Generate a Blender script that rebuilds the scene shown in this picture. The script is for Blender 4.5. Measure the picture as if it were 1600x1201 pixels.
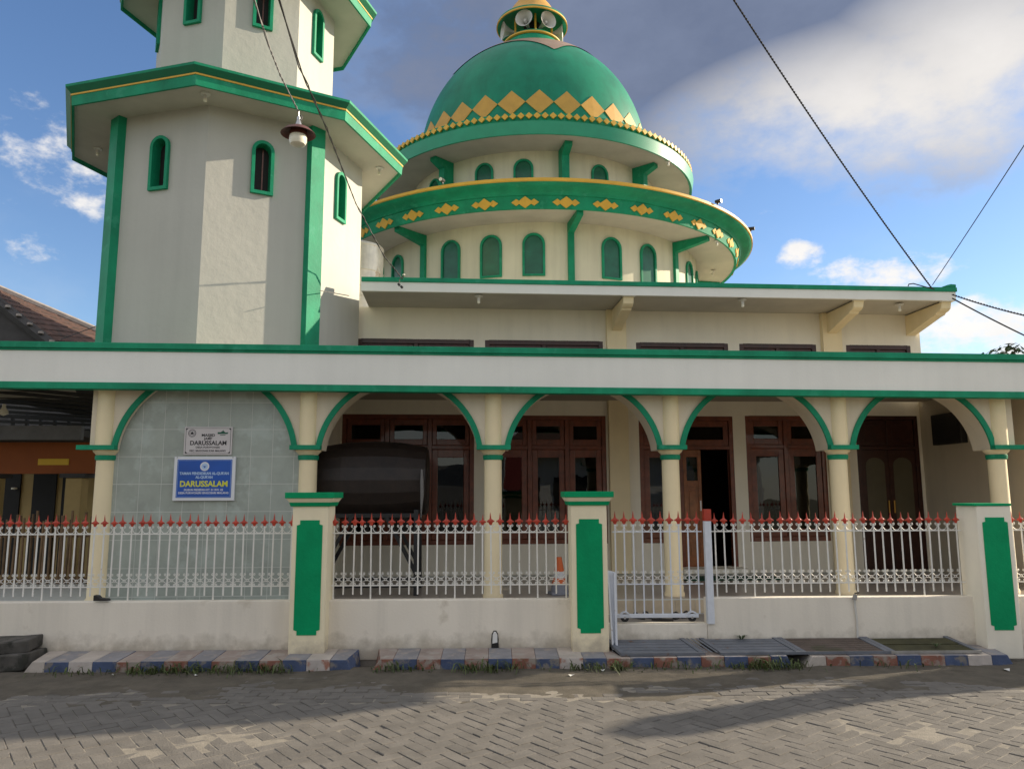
import bpy, bmesh, math, random
from mathutils import Vector, Matrix
R = math.radians
scene = bpy.context.scene
for o in list(bpy.data.objects): bpy.data.objects.remove(o)
col = scene.collection

# ------------------------------------------------------------------ camera
F_PX, PITCH, YAW, ROLL = 1200.0, R(8.0), R(3.4), R(0.2)
fw = Vector((math.sin(YAW)*math.cos(PITCH), math.cos(YAW)*math.cos(PITCH), math.sin(PITCH)))
r0 = Vector((math.cos(YAW), -math.sin(YAW), 0)); u0 = r0.cross(fw)
rr = math.cos(ROLL)*r0 - math.sin(ROLL)*u0; uu = math.sin(ROLL)*r0 + math.cos(ROLL)*u0
cd = bpy.data.cameras.new('camera'); cam = bpy.data.objects.new('camera', cd); col.objects.link(cam)
m = Matrix((rr, uu, -fw)).transposed().to_4x4(); m.translation = (0, 0, 1.6); cam.matrix_world = m
cd.sensor_fit = 'HORIZONTAL'; cd.sensor_width = 36.0; cd.lens = 36.0*F_PX/1600.0
cd.clip_start = 0.05; cd.clip_end = 3000
scene.camera = cam
def at(x, y, Y):                      # measuring aid: the point at depth Y that the photo shows at pixel x, y
    d = fw + (x-800)/F_PX*rr + (600.5-y)/F_PX*uu
    return Vector((0, 0, 1.6)) + d*(Y/d.y)

# ------------------------------------------------------------------ sun, sky, exposure
SUN_EL, SUN_AZ = R(21.0), R(15.0)     # azimuth: degrees behind the facade line, from the right
sdir = Vector((math.cos(SUN_AZ)*math.cos(SUN_EL), math.sin(SUN_AZ)*math.cos(SUN_EL), math.sin(SUN_EL)))
sl = bpy.data.lights.new('sun', 'SUN'); sl.energy = 4.1; sl.angle = R(0.5); sl.color = (1.0, 0.86, 0.66)
so = bpy.data.objects.new('sun', sl); col.objects.link(so)
so.rotation_euler = sdir.to_track_quat('Z', 'Y').to_euler()
scene.view_settings.view_transform = 'Standard'; scene.view_settings.look = 'None'
scene.view_settings.gamma = 1.0; scene.view_settings.exposure = 0.94
scene.view_settings.use_curve_mapping = False
scene.render.engine = 'CYCLES'
scene.cycles.max_bounces = 7; scene.cycles.diffuse_bounces = 4; scene.cycles.glossy_bounces = 3; scene.cycles.transparent_max_bounces = 8

world = bpy.data.worlds.new('World'); scene.world = world; world.use_nodes = True
def build_sky():
    nt = world.node_tree; nt.nodes.clear(); N = nt.nodes; L = nt.links
    def n(t, **k):
        a = N.new(t)
        for q, v in k.items(): setattr(a, q, v)
        return a
    def mt(op, a, b=None, c=None, clamp=False):
        q = n('ShaderNodeMath', operation=op, use_clamp=clamp)
        for i, v in enumerate((a, b, c)):
            if v is None: continue
            if isinstance(v, (int, float)): q.inputs[i].default_value = v
            else: L.new(v, q.inputs[i])
        return q.outputs[0]
    def sstep(v, a, b):
        q = n('ShaderNodeMapRange', interpolation_type='SMOOTHSTEP'); L.new(v, q.inputs[0])
        q.inputs[1].default_value = a; q.inputs[2].default_value = b; return q.outputs[0]
    def mixc(f, a, b):
        q = n('ShaderNodeMix', data_type='RGBA')
        for s, v in ((0, f), (6, a), (7, b)):
            if isinstance(v, (int, float)): q.inputs[s].default_value = v
            elif isinstance(v, tuple): q.inputs[s].default_value = (*v, 1)
            else: L.new(v, q.inputs[s])
        return q.outputs[2]
    sky = n('ShaderNodeTexSky', sky_type='NISHITA', sun_disc=False, sun_elevation=SUN_EL, sun_rotation=R(90)-SUN_AZ,
            altitude=400, air_density=1.0, dust_density=0.35, ozone_density=2.2)
    tc = n('ShaderNodeTexCoord'); d = tc.outputs['Generated']
    sx = n('ShaderNodeSeparateXYZ'); L.new(d, sx.inputs[0])
    az = mt('ARCTAN2', sx.outputs[0], sx.outputs[1]); el = mt('ARCSINE', sx.outputs[2])
    def noise(scale, detail, rough, off=0):
        mp = n('ShaderNodeMapping'); L.new(d, mp.inputs[0]); mp.inputs['Scale'].default_value = (1, 1, 1.7)
        mp.inputs['Location'].default_value = (off, off*0.7, -off)
        t = n('ShaderNodeTexNoise'); L.new(mp.outputs[0], t.inputs[0])
        t.inputs['Scale'].default_value = scale; t.inputs['Detail'].default_value = detail; t.inputs['Roughness'].default_value = rough
        return t.outputs[0]
    n1 = noise(9, 8, 0.62); n2 = noise(3.2, 7, 0.6, 3.1); n3 = noise(24, 5, 0.6, 7.7)
    def blob(px, py, rx, ry, amp=1.0):
        v = at(px, py, 10) - Vector((0, 0, 1.6)); a0 = math.atan2(v.x, v.y); e0 = math.asin(v.normalized().z)
        dx = mt('DIVIDE', mt('SUBTRACT', az, a0), rx/1250.0); dy = mt('DIVIDE', mt('SUBTRACT', el, e0), ry/1250.0)
        r2 = mt('ADD', mt('MULTIPLY', dx, dx), mt('MULTIPLY', dy, dy))
        return mt('MULTIPLY', mt('SUBTRACT', 1.0, mt('MULTIPLY', r2, 0.5), clamp=True), amp)
    def mx(lst):
        o = lst[0]
        for b in lst[1:]: o = mt('MAXIMUM', o, b)
        return o
    big = mx([blob(1010, 20, 560, 270), blob(1420, -30, 420, 270), blob(650, 60, 240, 240, 0.60), blob(1560, 105, 170, 90, .8)])
    puffs = mx([blob(1250, 398, 46, 26), blob(1375, 432, 120, 40), blob(1575, 520, 150, 60, 1.05), blob(1480, 550, 160, 30, .9), blob(35, 175, 90, 40, .66),
                blob(125, 285, 140, 66, .78), blob(20, 240, 90, 40, .66), blob(20, 388, 80, 34, .62), blob(150, 455, 120, 25, .5), blob(1190, 318, 90, 40, .55)])
    nn = mt('SUBTRACT', mt('ADD', mt('MULTIPLY', n1, 0.7), mt('MULTIPLY', n2, 0.6)), 0.65)
    dbig = mt('ADD', big, mt('MULTIPLY', nn, 1.15))
    dpuf = mt('ADD', puffs, mt('MULTIPLY', mt('SUBTRACT', mt('ADD', mt('MULTIPLY', n1, .7), mt('MULTIPLY', n3, .6)), .65), 2.1))
    # elsewhere round the sky: bright broken cloud, added thick to lift the shade
    added_cloud = mt('ADD', mt('MULTIPLY', sstep(n2, 0.38, 0.62), 0.55), 0.35)
    away = mt('MAXIMUM', sstep(mt('ABSOLUTE', az), 0.72, 1.15), sstep(el, 0.66, 1.0))
    cov_b = sstep(dbig, 0.38, 0.86); cov_p = mt('MULTIPLY', sstep(dpuf, 0.55, 1.05), 0.92)
    cov = mt('MAXIMUM', mt('MAXIMUM', cov_b, cov_p), mt('MULTIPLY', added_cloud, away))
    # thin high veil
    veil = mt('MULTIPLY', sstep(n2, 0.45, 0.75), 0.12)
    cov = mt('MAXIMUM', cov, veil)
    glow = mx([blob(1400, 165, 300, 95), blob(1540, 120, 200, 120)])
    core = sstep(mt('ADD', mt('MULTIPLY', dbig, 0.8), mt('MULTIPLY', n2, 0.30)), 0.24, 0.70)
    lit = mixc(n1, (4.6, 4.4, 4.15), (6.0, 5.7, 5.3)); grey = mixc(n1, (0.66, 0.84, 1.34), (1.20, 1.45, 2.10))
    core2 = mt('MULTIPLY', core, mt('SUBTRACT', 1.0, mt('MULTIPLY', glow, 0.80)))
    cc = mixc(core2, lit, grey)
    hsv = n('ShaderNodeHueSaturation'); hsv.inputs['Saturation'].default_value = 1.1; hsv.inputs['Value'].default_value = 0.95; hsv.inputs['Hue'].default_value = 0.506; L.new(sky.outputs[0], hsv.inputs['Color'])
    c = mixc(cov, hsv.outputs[0], cc)
    bg = n('ShaderNodeBackground'); L.new(c, bg.inputs[0]); bg.inputs[1].default_value = 0.102
    out = n('ShaderNodeOutputWorld'); L.new(bg.outputs[0], out.inputs[0])
build_sky()

# ------------------------------------------------------------------ materials
M = {}
def mat(name, c, rough=0.6, var=0.10, scale=6.0, bump=0.0, bscale=60.0, metal=0.0, c2=None, c2amt=0.0, c2scale=3.0, spec=0.5, rnd=0.0, streak=0.0, coat=0.0, splash=None):
    """painted or raw surface: base colour, slow tone drift, fine relief, patches of a second colour, tone per piece"""
    ma = bpy.data.materials.new(name); ma.use_nodes = True; nt = ma.node_tree; N = nt.nodes; L = nt.links
    b = N['Principled BSDF']; b.inputs['Roughness'].default_value = rough; b.inputs['Metallic'].default_value = metal
    b.inputs['Specular IOR Level'].default_value = spec
    if coat: b.inputs['Coat Weight'].default_value = coat
    geo = N.new('ShaderNodeNewGeometry'); pos = geo.outputs['Position']
    def noise(s, det=5, sc=(1, 1, 1)):
        mp = N.new('ShaderNodeMapping'); L.new(pos, mp.inputs[0]); mp.inputs['Scale'].default_value = sc
        t = N.new('ShaderNodeTexNoise'); L.new(mp.outputs[0], t.inputs[0]); t.inputs['Scale'].default_value = s; t.inputs['Detail'].default_value = det
        t.inputs['Roughness'].default_value = 0.6
        return t.outputs[0]
    def ramp(v, a, bb, lo=0.0, hi=1.0):
        q = N.new('ShaderNodeMapRange'); L.new(v, q.inputs[0]); q.inputs[1].default_value = a; q.inputs[2].default_value = bb
        q.inputs[3].default_value = lo; q.inputs[4].default_value = hi; return q.outputs[0]
    def mul(ca, v):
        q = N.new('ShaderNodeMix'); q.data_type = 'RGBA'; q.blend_type = 'MULTIPLY'; q.inputs[0].default_value = 1
        if isinstance(ca, tuple): q.inputs[6].default_value = (*ca, 1)
        else: L.new(ca, q.inputs[6])
        L.new(v, q.inputs[7]); return q.outputs[2]
    cur = c
    v = ramp(noise(scale), 0.3, 0.7, 1-var, 1+var); cur = mul(cur, v)
    if streak:
        s = ramp(noise(5.0, 4, (1, 1, 0.06)), 0.45, 0.8, 1.0, 1.0-streak); cur = mul(cur, s)
    if rnd:
        oi = N.new('ShaderNodeObjectInfo'); a = N.new('ShaderNodeMath'); a.operation = 'ADD'
        L.new(oi.outputs['Random'], a.inputs[0]); L.new(geo.outputs['Random Per Island'], a.inputs[1])
        fr = N.new('ShaderNodeMath'); fr.operation = 'FRACT'; L.new(a.outputs[0], fr.inputs[0])
        cur = mul(cur, ramp(fr.outputs[0], 0, 1, 1-rnd, 1+rnd))
    if c2:
        q = N.new('ShaderNodeMix'); q.data_type = 'RGBA'
        L.new(ramp(noise(c2scale, 8), 0.62-c2amt*0.4, 0.72-c2amt*0.4), q.inputs[0]); L.new(cur, q.inputs[6]); q.inputs[7].default_value = (*c2, 1)
        cur = q.outputs[2]
    if splash:                                   # mud thrown up from the street: ragged, uneven height
        zs_, ze_, sc_ = splash; sp = N.new('ShaderNodeSeparateXYZ'); L.new(pos, sp.inputs[0])
        ad = N.new('ShaderNodeMath'); ad.operation = 'MULTIPLY_ADD'; L.new(noise(7.0, 8), ad.inputs[0]); ad.inputs[1].default_value = -.42; L.new(sp.outputs[2], ad.inputs[2])
        q = N.new('ShaderNodeMix'); q.data_type = 'RGBA'; L.new(ramp(ad.outputs[0], zs_-.21, ze_-.21, .75, 0.0), q.inputs[0]); L.new(cur, q.inputs[6]); q.inputs[7].default_value = (*sc_, 1); cur = q.outputs[2]
    L.new(cur, b.inputs['Base Color'])
    if bump:
        bp = N.new('ShaderNodeBump'); bp.inputs['Strength'].default_value = min(1, bump); bp.inputs['Distance'].default_value = 0.006
        L.new(noise(bscale, 6), bp.inputs['Height']); L.new(bp.outputs[0], b.inputs['Normal'])
    M[name] = ma; return ma
mat('cream', (0.87, 0.81, 0.67), 0.75, 0.06, 1.0, 0.3, 40, streak=0.08)
mat('white_wall', (0.82, 0.81, 0.745), 0.75, 0.045, 0.8, 0.25, 40, streak=0.05)
mat('fence_wall', (0.84, 0.77, 0.65), 0.8, 0.04, 1.5, 0.35, 45, c2=(0.60, 0.53, 0.42), c2amt=0.0, c2scale=2.3, streak=0.15, splash=(.10, .27, (0.40, 0.35, 0.27)))
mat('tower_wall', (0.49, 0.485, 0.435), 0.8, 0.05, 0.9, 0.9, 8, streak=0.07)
mat('column', (0.87, 0.73, 0.46), 0.6, 0.05, 2.0, 0.2, 50, streak=0.07)
mat('porch_wall', (0.56, 0.485, 0.37), 0.75, 0.06, 1.2, 0.25, 40, streak=0.08)
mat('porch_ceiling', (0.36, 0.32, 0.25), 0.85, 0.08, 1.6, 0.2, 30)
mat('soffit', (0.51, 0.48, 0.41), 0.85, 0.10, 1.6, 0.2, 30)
mat('drum_cream', (0.68, 0.65, 0.49), 0.78, 0.07, 1.0, 0.3, 30, streak=0.16)
mat('green', (0.010, 0.265, 0.135), 0.55, 0.20, 2.2, 0.35, 40, streak=0.22, spec=0.22, c2=(0.03, 0.30, 0.17), c2amt=0.1, c2scale=5)
mat('green_light', (0.015, 0.29, 0.16), 0.42, 0.08, 3.0, 0.12, 50)
mat('dome_green', (0.005, 0.215, 0.125), 0.48, 0.22, 1.1, 0.25, 14, streak=0.22, spec=0.25)
mat('green_glass', (0.008, 0.115, 0.06), 0.25, 0.25, 4.0, 0.05, 20)
mat('gold', (0.70, 0.40, 0.045), 0.55, 0.10, 4.0, 0.12, 40)
mat('gold_pale', (0.58, 0.31, 0.05), 0.55, 0.10, 4.0, 0.1, 40)
mat('gold_cap', (0.32, 0.21, 0.14), 0.4, 0.12, 3.0, 0.1, 40)
mat('dark', (0.012, 0.011, 0.010), 0.7, 0.2, 5)
mat('black', (0.015, 0.014, 0.014), 0.45, 0.2, 8)
mat('drum_cloth', (0.017, 0.010, 0.007), 0.55, 0.4, 7, 0.5, 30)
mat('iron_black', (0.012, 0.012, 0.012), 0.5, 0.2, 9)
mat('fence_paint', (0.78, 0.76, 0.70), 0.45, 0.06, 14, 0.2, 90, c2=(0.30, 0.17, 0.10), c2amt=-0.12, c2scale=16)
mat('gate_paint', (0.70, 0.73, 0.78), 0.45, 0.06, 14, 0.2, 90, c2=(0.30, 0.20, 0.13), c2amt=-0.1, c2scale=14)
mat('red_paint', (0.47, 0.048, 0.022), 0.45, 0.15, 20, 0.2, 80, rnd=0.12)
mat('wood', (0.165, 0.040, 0.016), 0.38, 0.3, 9, 0.15, 70, spec=0.5, coat=0.25)
mat('wood_door', (0.27, 0.085, 0.022), 0.34, 0.3, 8, 0.15, 60, coat=0.25)
mat('wood_dark', (0.045, 0.014, 0.009), 0.35, 0.3, 9, 0.15, 60)
mat('frost_glass', (0.10, 0.085, 0.05), 0.3, 0.1, 5)
mat('tile', (0.37, 0.405, 0.355), 0.25, 0.10, 5.0, 0.0, c2=(0.44, 0.49, 0.44), c2amt=0.2, c2scale=3.5, rnd=0.06)
mat('grout', (0.58, 0.59, 0.54), 0.8, 0.05)
mat('floor_tile', (0.36, 0.31, 0.255), 0.28, 0.06, 2.5, rnd=0.04)
mat('stone_tile', (0.50, 0.42, 0.30), 0.6, 0.15, 6, 0.4, 40, rnd=0.12)
mat('concrete', (0.30, 0.285, 0.26), 0.9, 0.18, 5, 0.7, 40, c2=(0.16, 0.15, 0.13), c2amt=0.15)
mat('slab', (0.085, 0.078, 0.068), 0.9, 0.3, 7, 0.9, 25, c2=(0.035, 0.035, 0.028), c2amt=0.3, c2scale=6)
mat('paver', (0.150, 0.138, 0.122), 0.92, 0.18, 5, 1.0, 85, c2=(0.165, 0.150, 0.128), c2amt=-0.2, c2scale=2.2, rnd=0.09)
mat('joint_sand', (0.25, 0.225, 0.185), 0.95, 0.2, 14, 1.0, 90)
mat('soil', (0.105, 0.090, 0.068), 0.97, 0.25, 5, 1.0, 60, c2=(0.085, 0.072, 0.052), c2amt=0.2, c2scale=4)
mat('ground', (0.16, 0.145, 0.10), 0.97, 0.3, 0.8, 0.5, 20, c2=(0.07, 0.085, 0.03), c2amt=0.3, c2scale=0.4)
mat('yard', (0.24, 0.215, 0.18), 0.9, 0.2, 2.5, 0.6, 50)
mat('kerb_blue', (0.06, 0.085, 0.16), 0.85, 0.25, 8, 0.7, 60, c2=(0.20, 0.18, 0.16), c2amt=0.24, c2scale=9)
mat('kerb_red', (0.24, 0.10, 0.068), 0.85, 0.25, 8, 0.7, 60, c2=(0.29, 0.25, 0.21), c2amt=0.34, c2scale=9)
mat('kerb_white', (0.47, 0.42, 0.38), 0.85, 0.15, 8, 0.6, 60, c2=(0.34, 0.16, 0.11), c2amt=0.2, c2scale=9)
mat('kerb_blue_top', (0.24, 0.235, 0.245), 0.9, 0.2, 5, 0.6, 60, c2=(0.34, 0.30, 0.27), c2amt=0.25, c2scale=7)
mat('kerb_red_top', (0.32, 0.26, 0.225), 0.9, 0.2, 5, 0.6, 60, c2=(0.36, 0.32, 0.28), c2amt=0.25, c2scale=7)
mat('kerb_top', (0.44, 0.39, 0.34), 0.9, 0.2, 5, 0.6, 60)
mat('grate', (0.17, 0.185, 0.215), 0.5, 0.15, 8, 0.3, 60, metal=0.4, c2=(0.16, 0.10, 0.07), c2amt=0.0, c2scale=12)
mat('grate_brown', (0.10, 0.075, 0.06), 0.7, 0.25, 8, 0.5, 60, c2=(0.06, 0.055, 0.03), c2amt=0.2)
mat('moss', (0.055, 0.052, 0.022), 0.95, 0.3, 9, 0.9, 70)
mat('horn', (0.60, 0.59, 0.56), 0.4, 0.06, 6)
mat('lamp_shade', (0.115, 0.035, 0.028), 0.45, 0.25, 14, c2=(0.20, 0.10, 0.06), c2amt=0.0, c2scale=18)
mat('globe', (0.78, 0.74, 0.60), 0.25, 0.03, 6)
mat('steel', (0.52, 0.52, 0.53), 0.35, 0.1, 9, metal=0.8)
mat('tank', (0.75, 0.70, 0.60), 0.40, 0.15, 5, c2=(0.42, 0.27, 0.12), c2amt=0.12, c2scale=4, streak=0.3, metal=0.35)
mat('cable', (0.02, 0.018, 0.017), 0.6, 0.1)
mat('cable_grey', (0.16, 0.15, 0.14), 0.6, 0.1)
mat('roof_tile', (0.10, 0.052, 0.037), 0.85, 0.25, 6, 0.6, 50, c2=(0.06, 0.045, 0.036), c2amt=0.22, c2scale=5, rnd=0.3)
mat('ridge', (0.33, 0.29, 0.26), 0.9, 0.2, 6, 0.5, 40)
mat('gable', (0.075, 0.072, 0.072), 0.9, 0.15, 5, 0.4, 40)
mat('orange_wall', (0.33, 0.085, 0.012), 0.7, 0.08, 4, 0.2, 40)
mat('yellow_wall', (0.50, 0.36, 0.15), 0.75, 0.08, 4, 0.2, 40)
mat('sun_patch_paint', (0.80, 0.50, 0.03), 0.6, 0.04)
mat('beam_grey', (0.17, 0.17, 0.175), 0.7, 0.15, 6)
mat('bamboo', (0.20, 0.125, 0.065), 0.7, 0.25, 9, 0.3, 60, rnd=0.3)
mat('leaf', (0.055, 0.085, 0.028), 0.55, 0.25, 3, rnd=0.35)
mat('leaf_yellow', (0.17, 0.18, 0.05), 0.55, 0.2, 3, rnd=0.25)
mat('weed', (0.075, 0.10, 0.028), 0.7, 0.3, 9, rnd=0.4)
mat('bark', (0.10, 0.075, 0.055), 0.9, 0.3, 7, 0.8, 30)
mat('mat_green', (0.006, 0.06, 0.028), 0.95, 0.2, 9, 0.8, 120)
mat('cone_orange', (0.62, 0.12, 0.02), 0.5, 0.1, 9)
mat('cone_white', (0.55, 0.55, 0.55), 0.5, 0.1, 9)
mat('cone_grey', (0.20, 0.21, 0.24), 0.6, 0.1, 9)
mat('paper', (0.75, 0.74, 0.70), 0.8, 0.05)
mat('sign_pale', (0.62, 0.575, 0.56), 0.5, 0.04, 5)
mat('sign_white', (0.74, 0.75, 0.77), 0.45, 0.03, 5)
mat('sign_blue', (0.012, 0.085, 0.40), 0.4, 0.12, 3)
mat('sign_ink', (0.012, 0.010, 0.012), 0.5, 0.02)
mat('sign_green', (0.01, 0.09, 0.05), 0.5, 0.02)
mat('sign_sky', (0.45, 0.60, 0.80), 0.5, 0.02)
mat('sign_yellow', (0.72, 0.70, 0.05), 0.5, 0.02)
mat('house_white', (0.66, 0.66, 0.66), 0.8, 0.05, 3, 0.2, 40)
mat('pvc', (0.62, 0.60, 0.55), 0.5, 0.06, 9)
mat('rubber', (0.025, 0.023, 0.022), 0.7, 0.2, 9)
mat('banner', (0.22, 0.03, 0.03), 0.7, 0.1)
def glassmat():
    ma = bpy.data.materials.new('window_glass'); ma.use_nodes = True; nt = ma.node_tree; N = nt.nodes; L = nt.links; N.clear()
    o = N.new('ShaderNodeOutputMaterial'); mx = N.new('ShaderNodeMixShader'); fr = N.new('ShaderNodeFresnel'); fr.inputs[0].default_value = 1.6
    tr = N.new('ShaderNodeBsdfTransparent'); tr.inputs[0].default_value = (0.35, 0.38, 0.37, 1); gl = N.new('ShaderNodeBsdfGlossy'); gl.inputs['Roughness'].default_value = 0.012
    tx = N.new('ShaderNodeTexNoise'); tx.inputs['Scale'].default_value = 2.5; bp = N.new('ShaderNodeBump'); bp.inputs['Strength'].default_value = 0.06
    bp.inputs['Distance'].default_value = 0.02; g = N.new('ShaderNodeNewGeometry'); L.new(g.outputs['Position'], tx.inputs[0]); L.new(tx.outputs[0], bp.inputs['Height'])
    L.new(bp.outputs[0], gl.inputs['Normal'])
    L.new(fr.outputs[0], mx.inputs[0]); L.new(tr.outputs[0], mx.inputs[1]); L.new(gl.outputs[0], mx.inputs[2]); L.new(mx.outputs[0], o.inputs[0])
    M['glass'] = ma
glassmat()

# ------------------------------------------------------------------ mesh helpers
class MB:
    def __init__(s): s.v = []; s.f = []
    def add(s, v, f):
        k = len(s.v); s.v += [tuple(p) for p in v]; s.f += [tuple(i+k for i in q) for q in f]; return s
    def box(s, x0, x1, y0, y1, z0, z1):
        v = [(x0,y0,z0),(x1,y0,z0),(x1,y1,z0),(x0,y1,z0),(x0,y0,z1),(x1,y0,z1),(x1,y1,z1),(x0,y1,z1)]
        return s.add(v, [(0,3,2,1),(4,5,6,7),(0,1,5,4),(1,2,6,5),(2,3,7,6),(3,0,4,7)])
    def prism(s, poly, a0, a1, plane='xz'):
        f = {'xz': lambda p, a: (p[0], a, p[1]), 'xy': lambda p, a: (p[0], p[1], a), 'yz': lambda p, a: (a, p[0], p[1])}[plane]
        n = len(poly); v = [f(p, a0) for p in poly]+[f(p, a1) for p in poly]
        return s.add(v, [tuple(range(n)), tuple(range(2*n-1, n-1, -1))]+[(i, i+n, (i+1) % n+n, (i+1) % n) for i in range(n)])
    def bar(s, p, q, w, h=None, up=(0,0,1)):
        p, q = Vector(p), Vector(q); h = h or w; d = (q-p).normalized(); up = Vector(up)
        if abs(d.dot(up)) > .98: up = Vector((0,1,0))
        a = d.cross(up).normalized()*w/2; b = a.cross(d).normalized()*h/2
        v = [p-a-b, p+a-b, p+a+b, p-a+b, q-a-b, q+a-b, q+a+b, q-a+b]
        return s.add(v, [(0,1,2,3),(7,6,5,4),(0,4,5,1),(1,5,6,2),(2,6,7,3),(3,7,4,0)])
    def tube(s, pts, r, n=6, cap=True):
        pts = [Vector(p) for p in pts]; rings = []; rs = r if isinstance(r, (list, tuple)) else [r]*len(pts)
        for i, p in enumerate(pts):
            d = (pts[min(i+1, len(pts)-1)]-pts[max(i-1, 0)]).normalized()
            up = Vector((0,1,0)) if abs(d.y) < .9 else Vector((0,0,1))
            a = d.cross(up).normalized(); b = a.cross(d)
            rings.append([p+(a*math.cos(2*math.pi*k/n)+b*math.sin(2*math.pi*k/n))*rs[i] for k in range(n)])
        v = [q for g in rings for q in g]
        f = [(i*n+k, i*n+(k+1) % n, (i+1)*n+(k+1) % n, (i+1)*n+k) for i in range(len(pts)-1) for k in range(n)]
        if cap: f += [tuple(range(n))[::-1], tuple(range((len(pts)-1)*n, len(pts)*n))]
        return s.add(v, f)
    def lathe(s, prof, n=32, c=(0,0,0), a0=0.0, a1=360.0, sx=1.0, sy=1.0):
        full = abs(a1-a0) > 359.9; m = n if full else n+1; v = []
        for r, z in prof:
            for k in range(m):
                a = R(a0+(a1-a0)*k/n); v.append((c[0]+r*math.sin(a)*sx, c[1]-r*math.cos(a)*sy, c[2]+z))
        f = []
        for i in range(len(prof)-1):
            for k in range(n):
                k2 = (k+1) % m if full else k+1
                f.append((i*m+k, i*m+k2, (i+1)*m+k2, (i+1)*m+k))
        return s.add(v, f)
    def poly_lathe(s, prof, angs, c=(0,0,0)):      # prof (r, z) swept round a polygon with vertices at angs
        n = len(angs); v = []
        for r, z in prof:
            for a in angs: v.append((c[0]+r*math.cos(R(a)), c[1]+r*math.sin(R(a)), c[2]+z))
        return s.add(v, [(i*n+k, i*n+(k+1) % n, (i+1)*n+(k+1) % n, (i+1)*n+k) for i in range(len(prof)-1) for k in range(n)])
    def mesh(s, name, ma):
        me = bpy.data.meshes.new(name); me.from_pydata(s.v, [], s.f); me.update()
        bm = bmesh.new(); bm.from_mesh(me); bmesh.ops.remove_doubles(bm, verts=bm.verts, dist=1e-6) if len(s.v) < 20000 else None
        bmesh.ops.recalc_face_normals(bm, faces=bm.faces); bm.to_mesh(me); bm.free()
        if ma: me.materials.append(M[ma] if isinstance(ma, str) else ma)
        return me
    def build(s, name, ma, parent=None, smooth=False, bevel=0.0, loc=None):
        me = s.mesh(name, ma); o = bpy.data.objects.new(name, me); col.objects.link(o)
        if parent: o.parent = parent
        if loc: o.location = loc
        if smooth:
            for p in me.polygons: p.use_smooth = True
            try: me.set_sharp_from_angle(angle=R(38))
            except Exception: pass
        if bevel:
            b = o.modifiers.new('bevel', 'BEVEL'); b.width = bevel; b.segments = 2; b.limit_method = 'ANGLE'; b.angle_limit = R(40)
        return o
def put(name, me, parent=None, loc=(0,0,0), rot=None):
    o = bpy.data.objects.new(name, me); col.objects.link(o)
    if parent: o.parent = parent
    o.location = loc
    if rot: o.rotation_euler = rot
    return o
def tag(o, label=None, cat=None, group=None, kind=None):
    if label: o['label'] = label
    if cat: o['category'] = cat
    if group: o['group'] = group
    if kind: o['kind'] = kind
    return o
def thing(name, label, cat, loc=(0,0,0), rz=0.0, group=None):
    o = bpy.data.objects.new(name, None); col.objects.link(o); o.location = loc; o.rotation_euler = (0,0,rz); o.empty_display_size = 0.2
    return tag(o, label, cat, group)
class Frame:
    def __init__(s, y, deg): s.y, s.a = y, R(deg)
    def p(s, x, y=0.0, z=0.0): return (x*math.cos(s.a)-y*math.sin(s.a), s.y+x*math.sin(s.a)+y*math.cos(s.a), z)
FE, AR, HA = Frame(7.62, -2.2), Frame(9.6, -0.3), Frame(12.2, 1.1)
def fthing(fr, name, label, cat, x=0.0, y=0.0, z=0.0, group=None): return thing(name, label, cat, fr.p(x, y, z), fr.a, group)
rng = random.Random(7)

# ------------------------------------------------------------------ ground, road, yard
g = MB().add([(-300,-150,-.06),(300,-150,-.06),(300,400,-.06),(-300,400,-.06)], [(0,1,2,3)]).build('ground', 'ground'); tag(g, 'bare earth and grass stretching away all round', kind='structure')
road = MB().add([(-30,-6.6,-.0075),(30,-6.6,-.0075),(30,-.30,-.0075),(-30,-.30,-.0075)], [(0,1,2,3)]).build('road', 'joint_sand', loc=FE.p(0)); road.rotation_euler.z = FE.a
tag(road, 'grey interlocking block road in herringbone bond', kind='structure')
PL, PW = 0.19, 0.095
def paver(seed):
    q = random.Random(seed); b = MB(); l, w = PL-.0045, PW-.0045; c = .004; z = 0
    j = lambda: q.uniform(-.002, .002)
    v = [(-l/2,-w/2,-.03),(l/2,-w/2,-.03),(l/2,w/2,-.03),(-l/2,w/2,-.03),(-l/2,-w/2,-c),(l/2,-w/2,-c),(l/2,w/2,-c),(-l/2,w/2,-c),
         (-l/2+c+j(),-w/2+c+j(),j()),(l/2-c+j(),-w/2+c+j(),j()),(l/2-c+j(),w/2-c+j(),j()),(-l/2+c+j(),w/2-c+j(),j())]
    b.add(v, [(0,1,5,4),(1,2,6,5),(2,3,7,6),(3,0,4,7),(4,5,9,8),(5,6,10,9),(6,7,11,10),(7,4,8,11),(8,9,10,11)]); return b
pv = [paver(i) for i in range(6)]; pvm = [p.mesh('paver', 'paver') for p in pv]
spots = []
HB = R(37.0)                                              # herringbone turned against the kerb
W = PW
for i in range(-110, 111):
    for j in range(-110, 111):
        # herringbone cell pairs on a W lattice
        bx, by = i*W, j*W
        k = (i-j) % 4
        if k == 0: c = (bx+W, by+W/2, 0.0)
        elif k == 3: c = (bx+W/2, by+W, math.pi/2)
        else: continue
        x = c[0]*math.cos(HB)-c[1]*math.sin(HB); y = c[0]*math.sin(HB)+c[1]*math.cos(HB)-3.6
        if -6.3 < y < -1.36 and -8.6 < x < 8.6: spots.append((x, y, HB+c[2]))
for row, yy in enumerate([-1.30+.097*k_ for k_ in range(10)]):        # straight courses towards the kerb
    for i in range(-48, 49):
        x = i*PL+(row % 2)*PL/2+rng.uniform(-.006,.006)
        spots.append((x, yy+rng.uniform(-.006,.006), rng.uniform(-.03,.03)))
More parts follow.
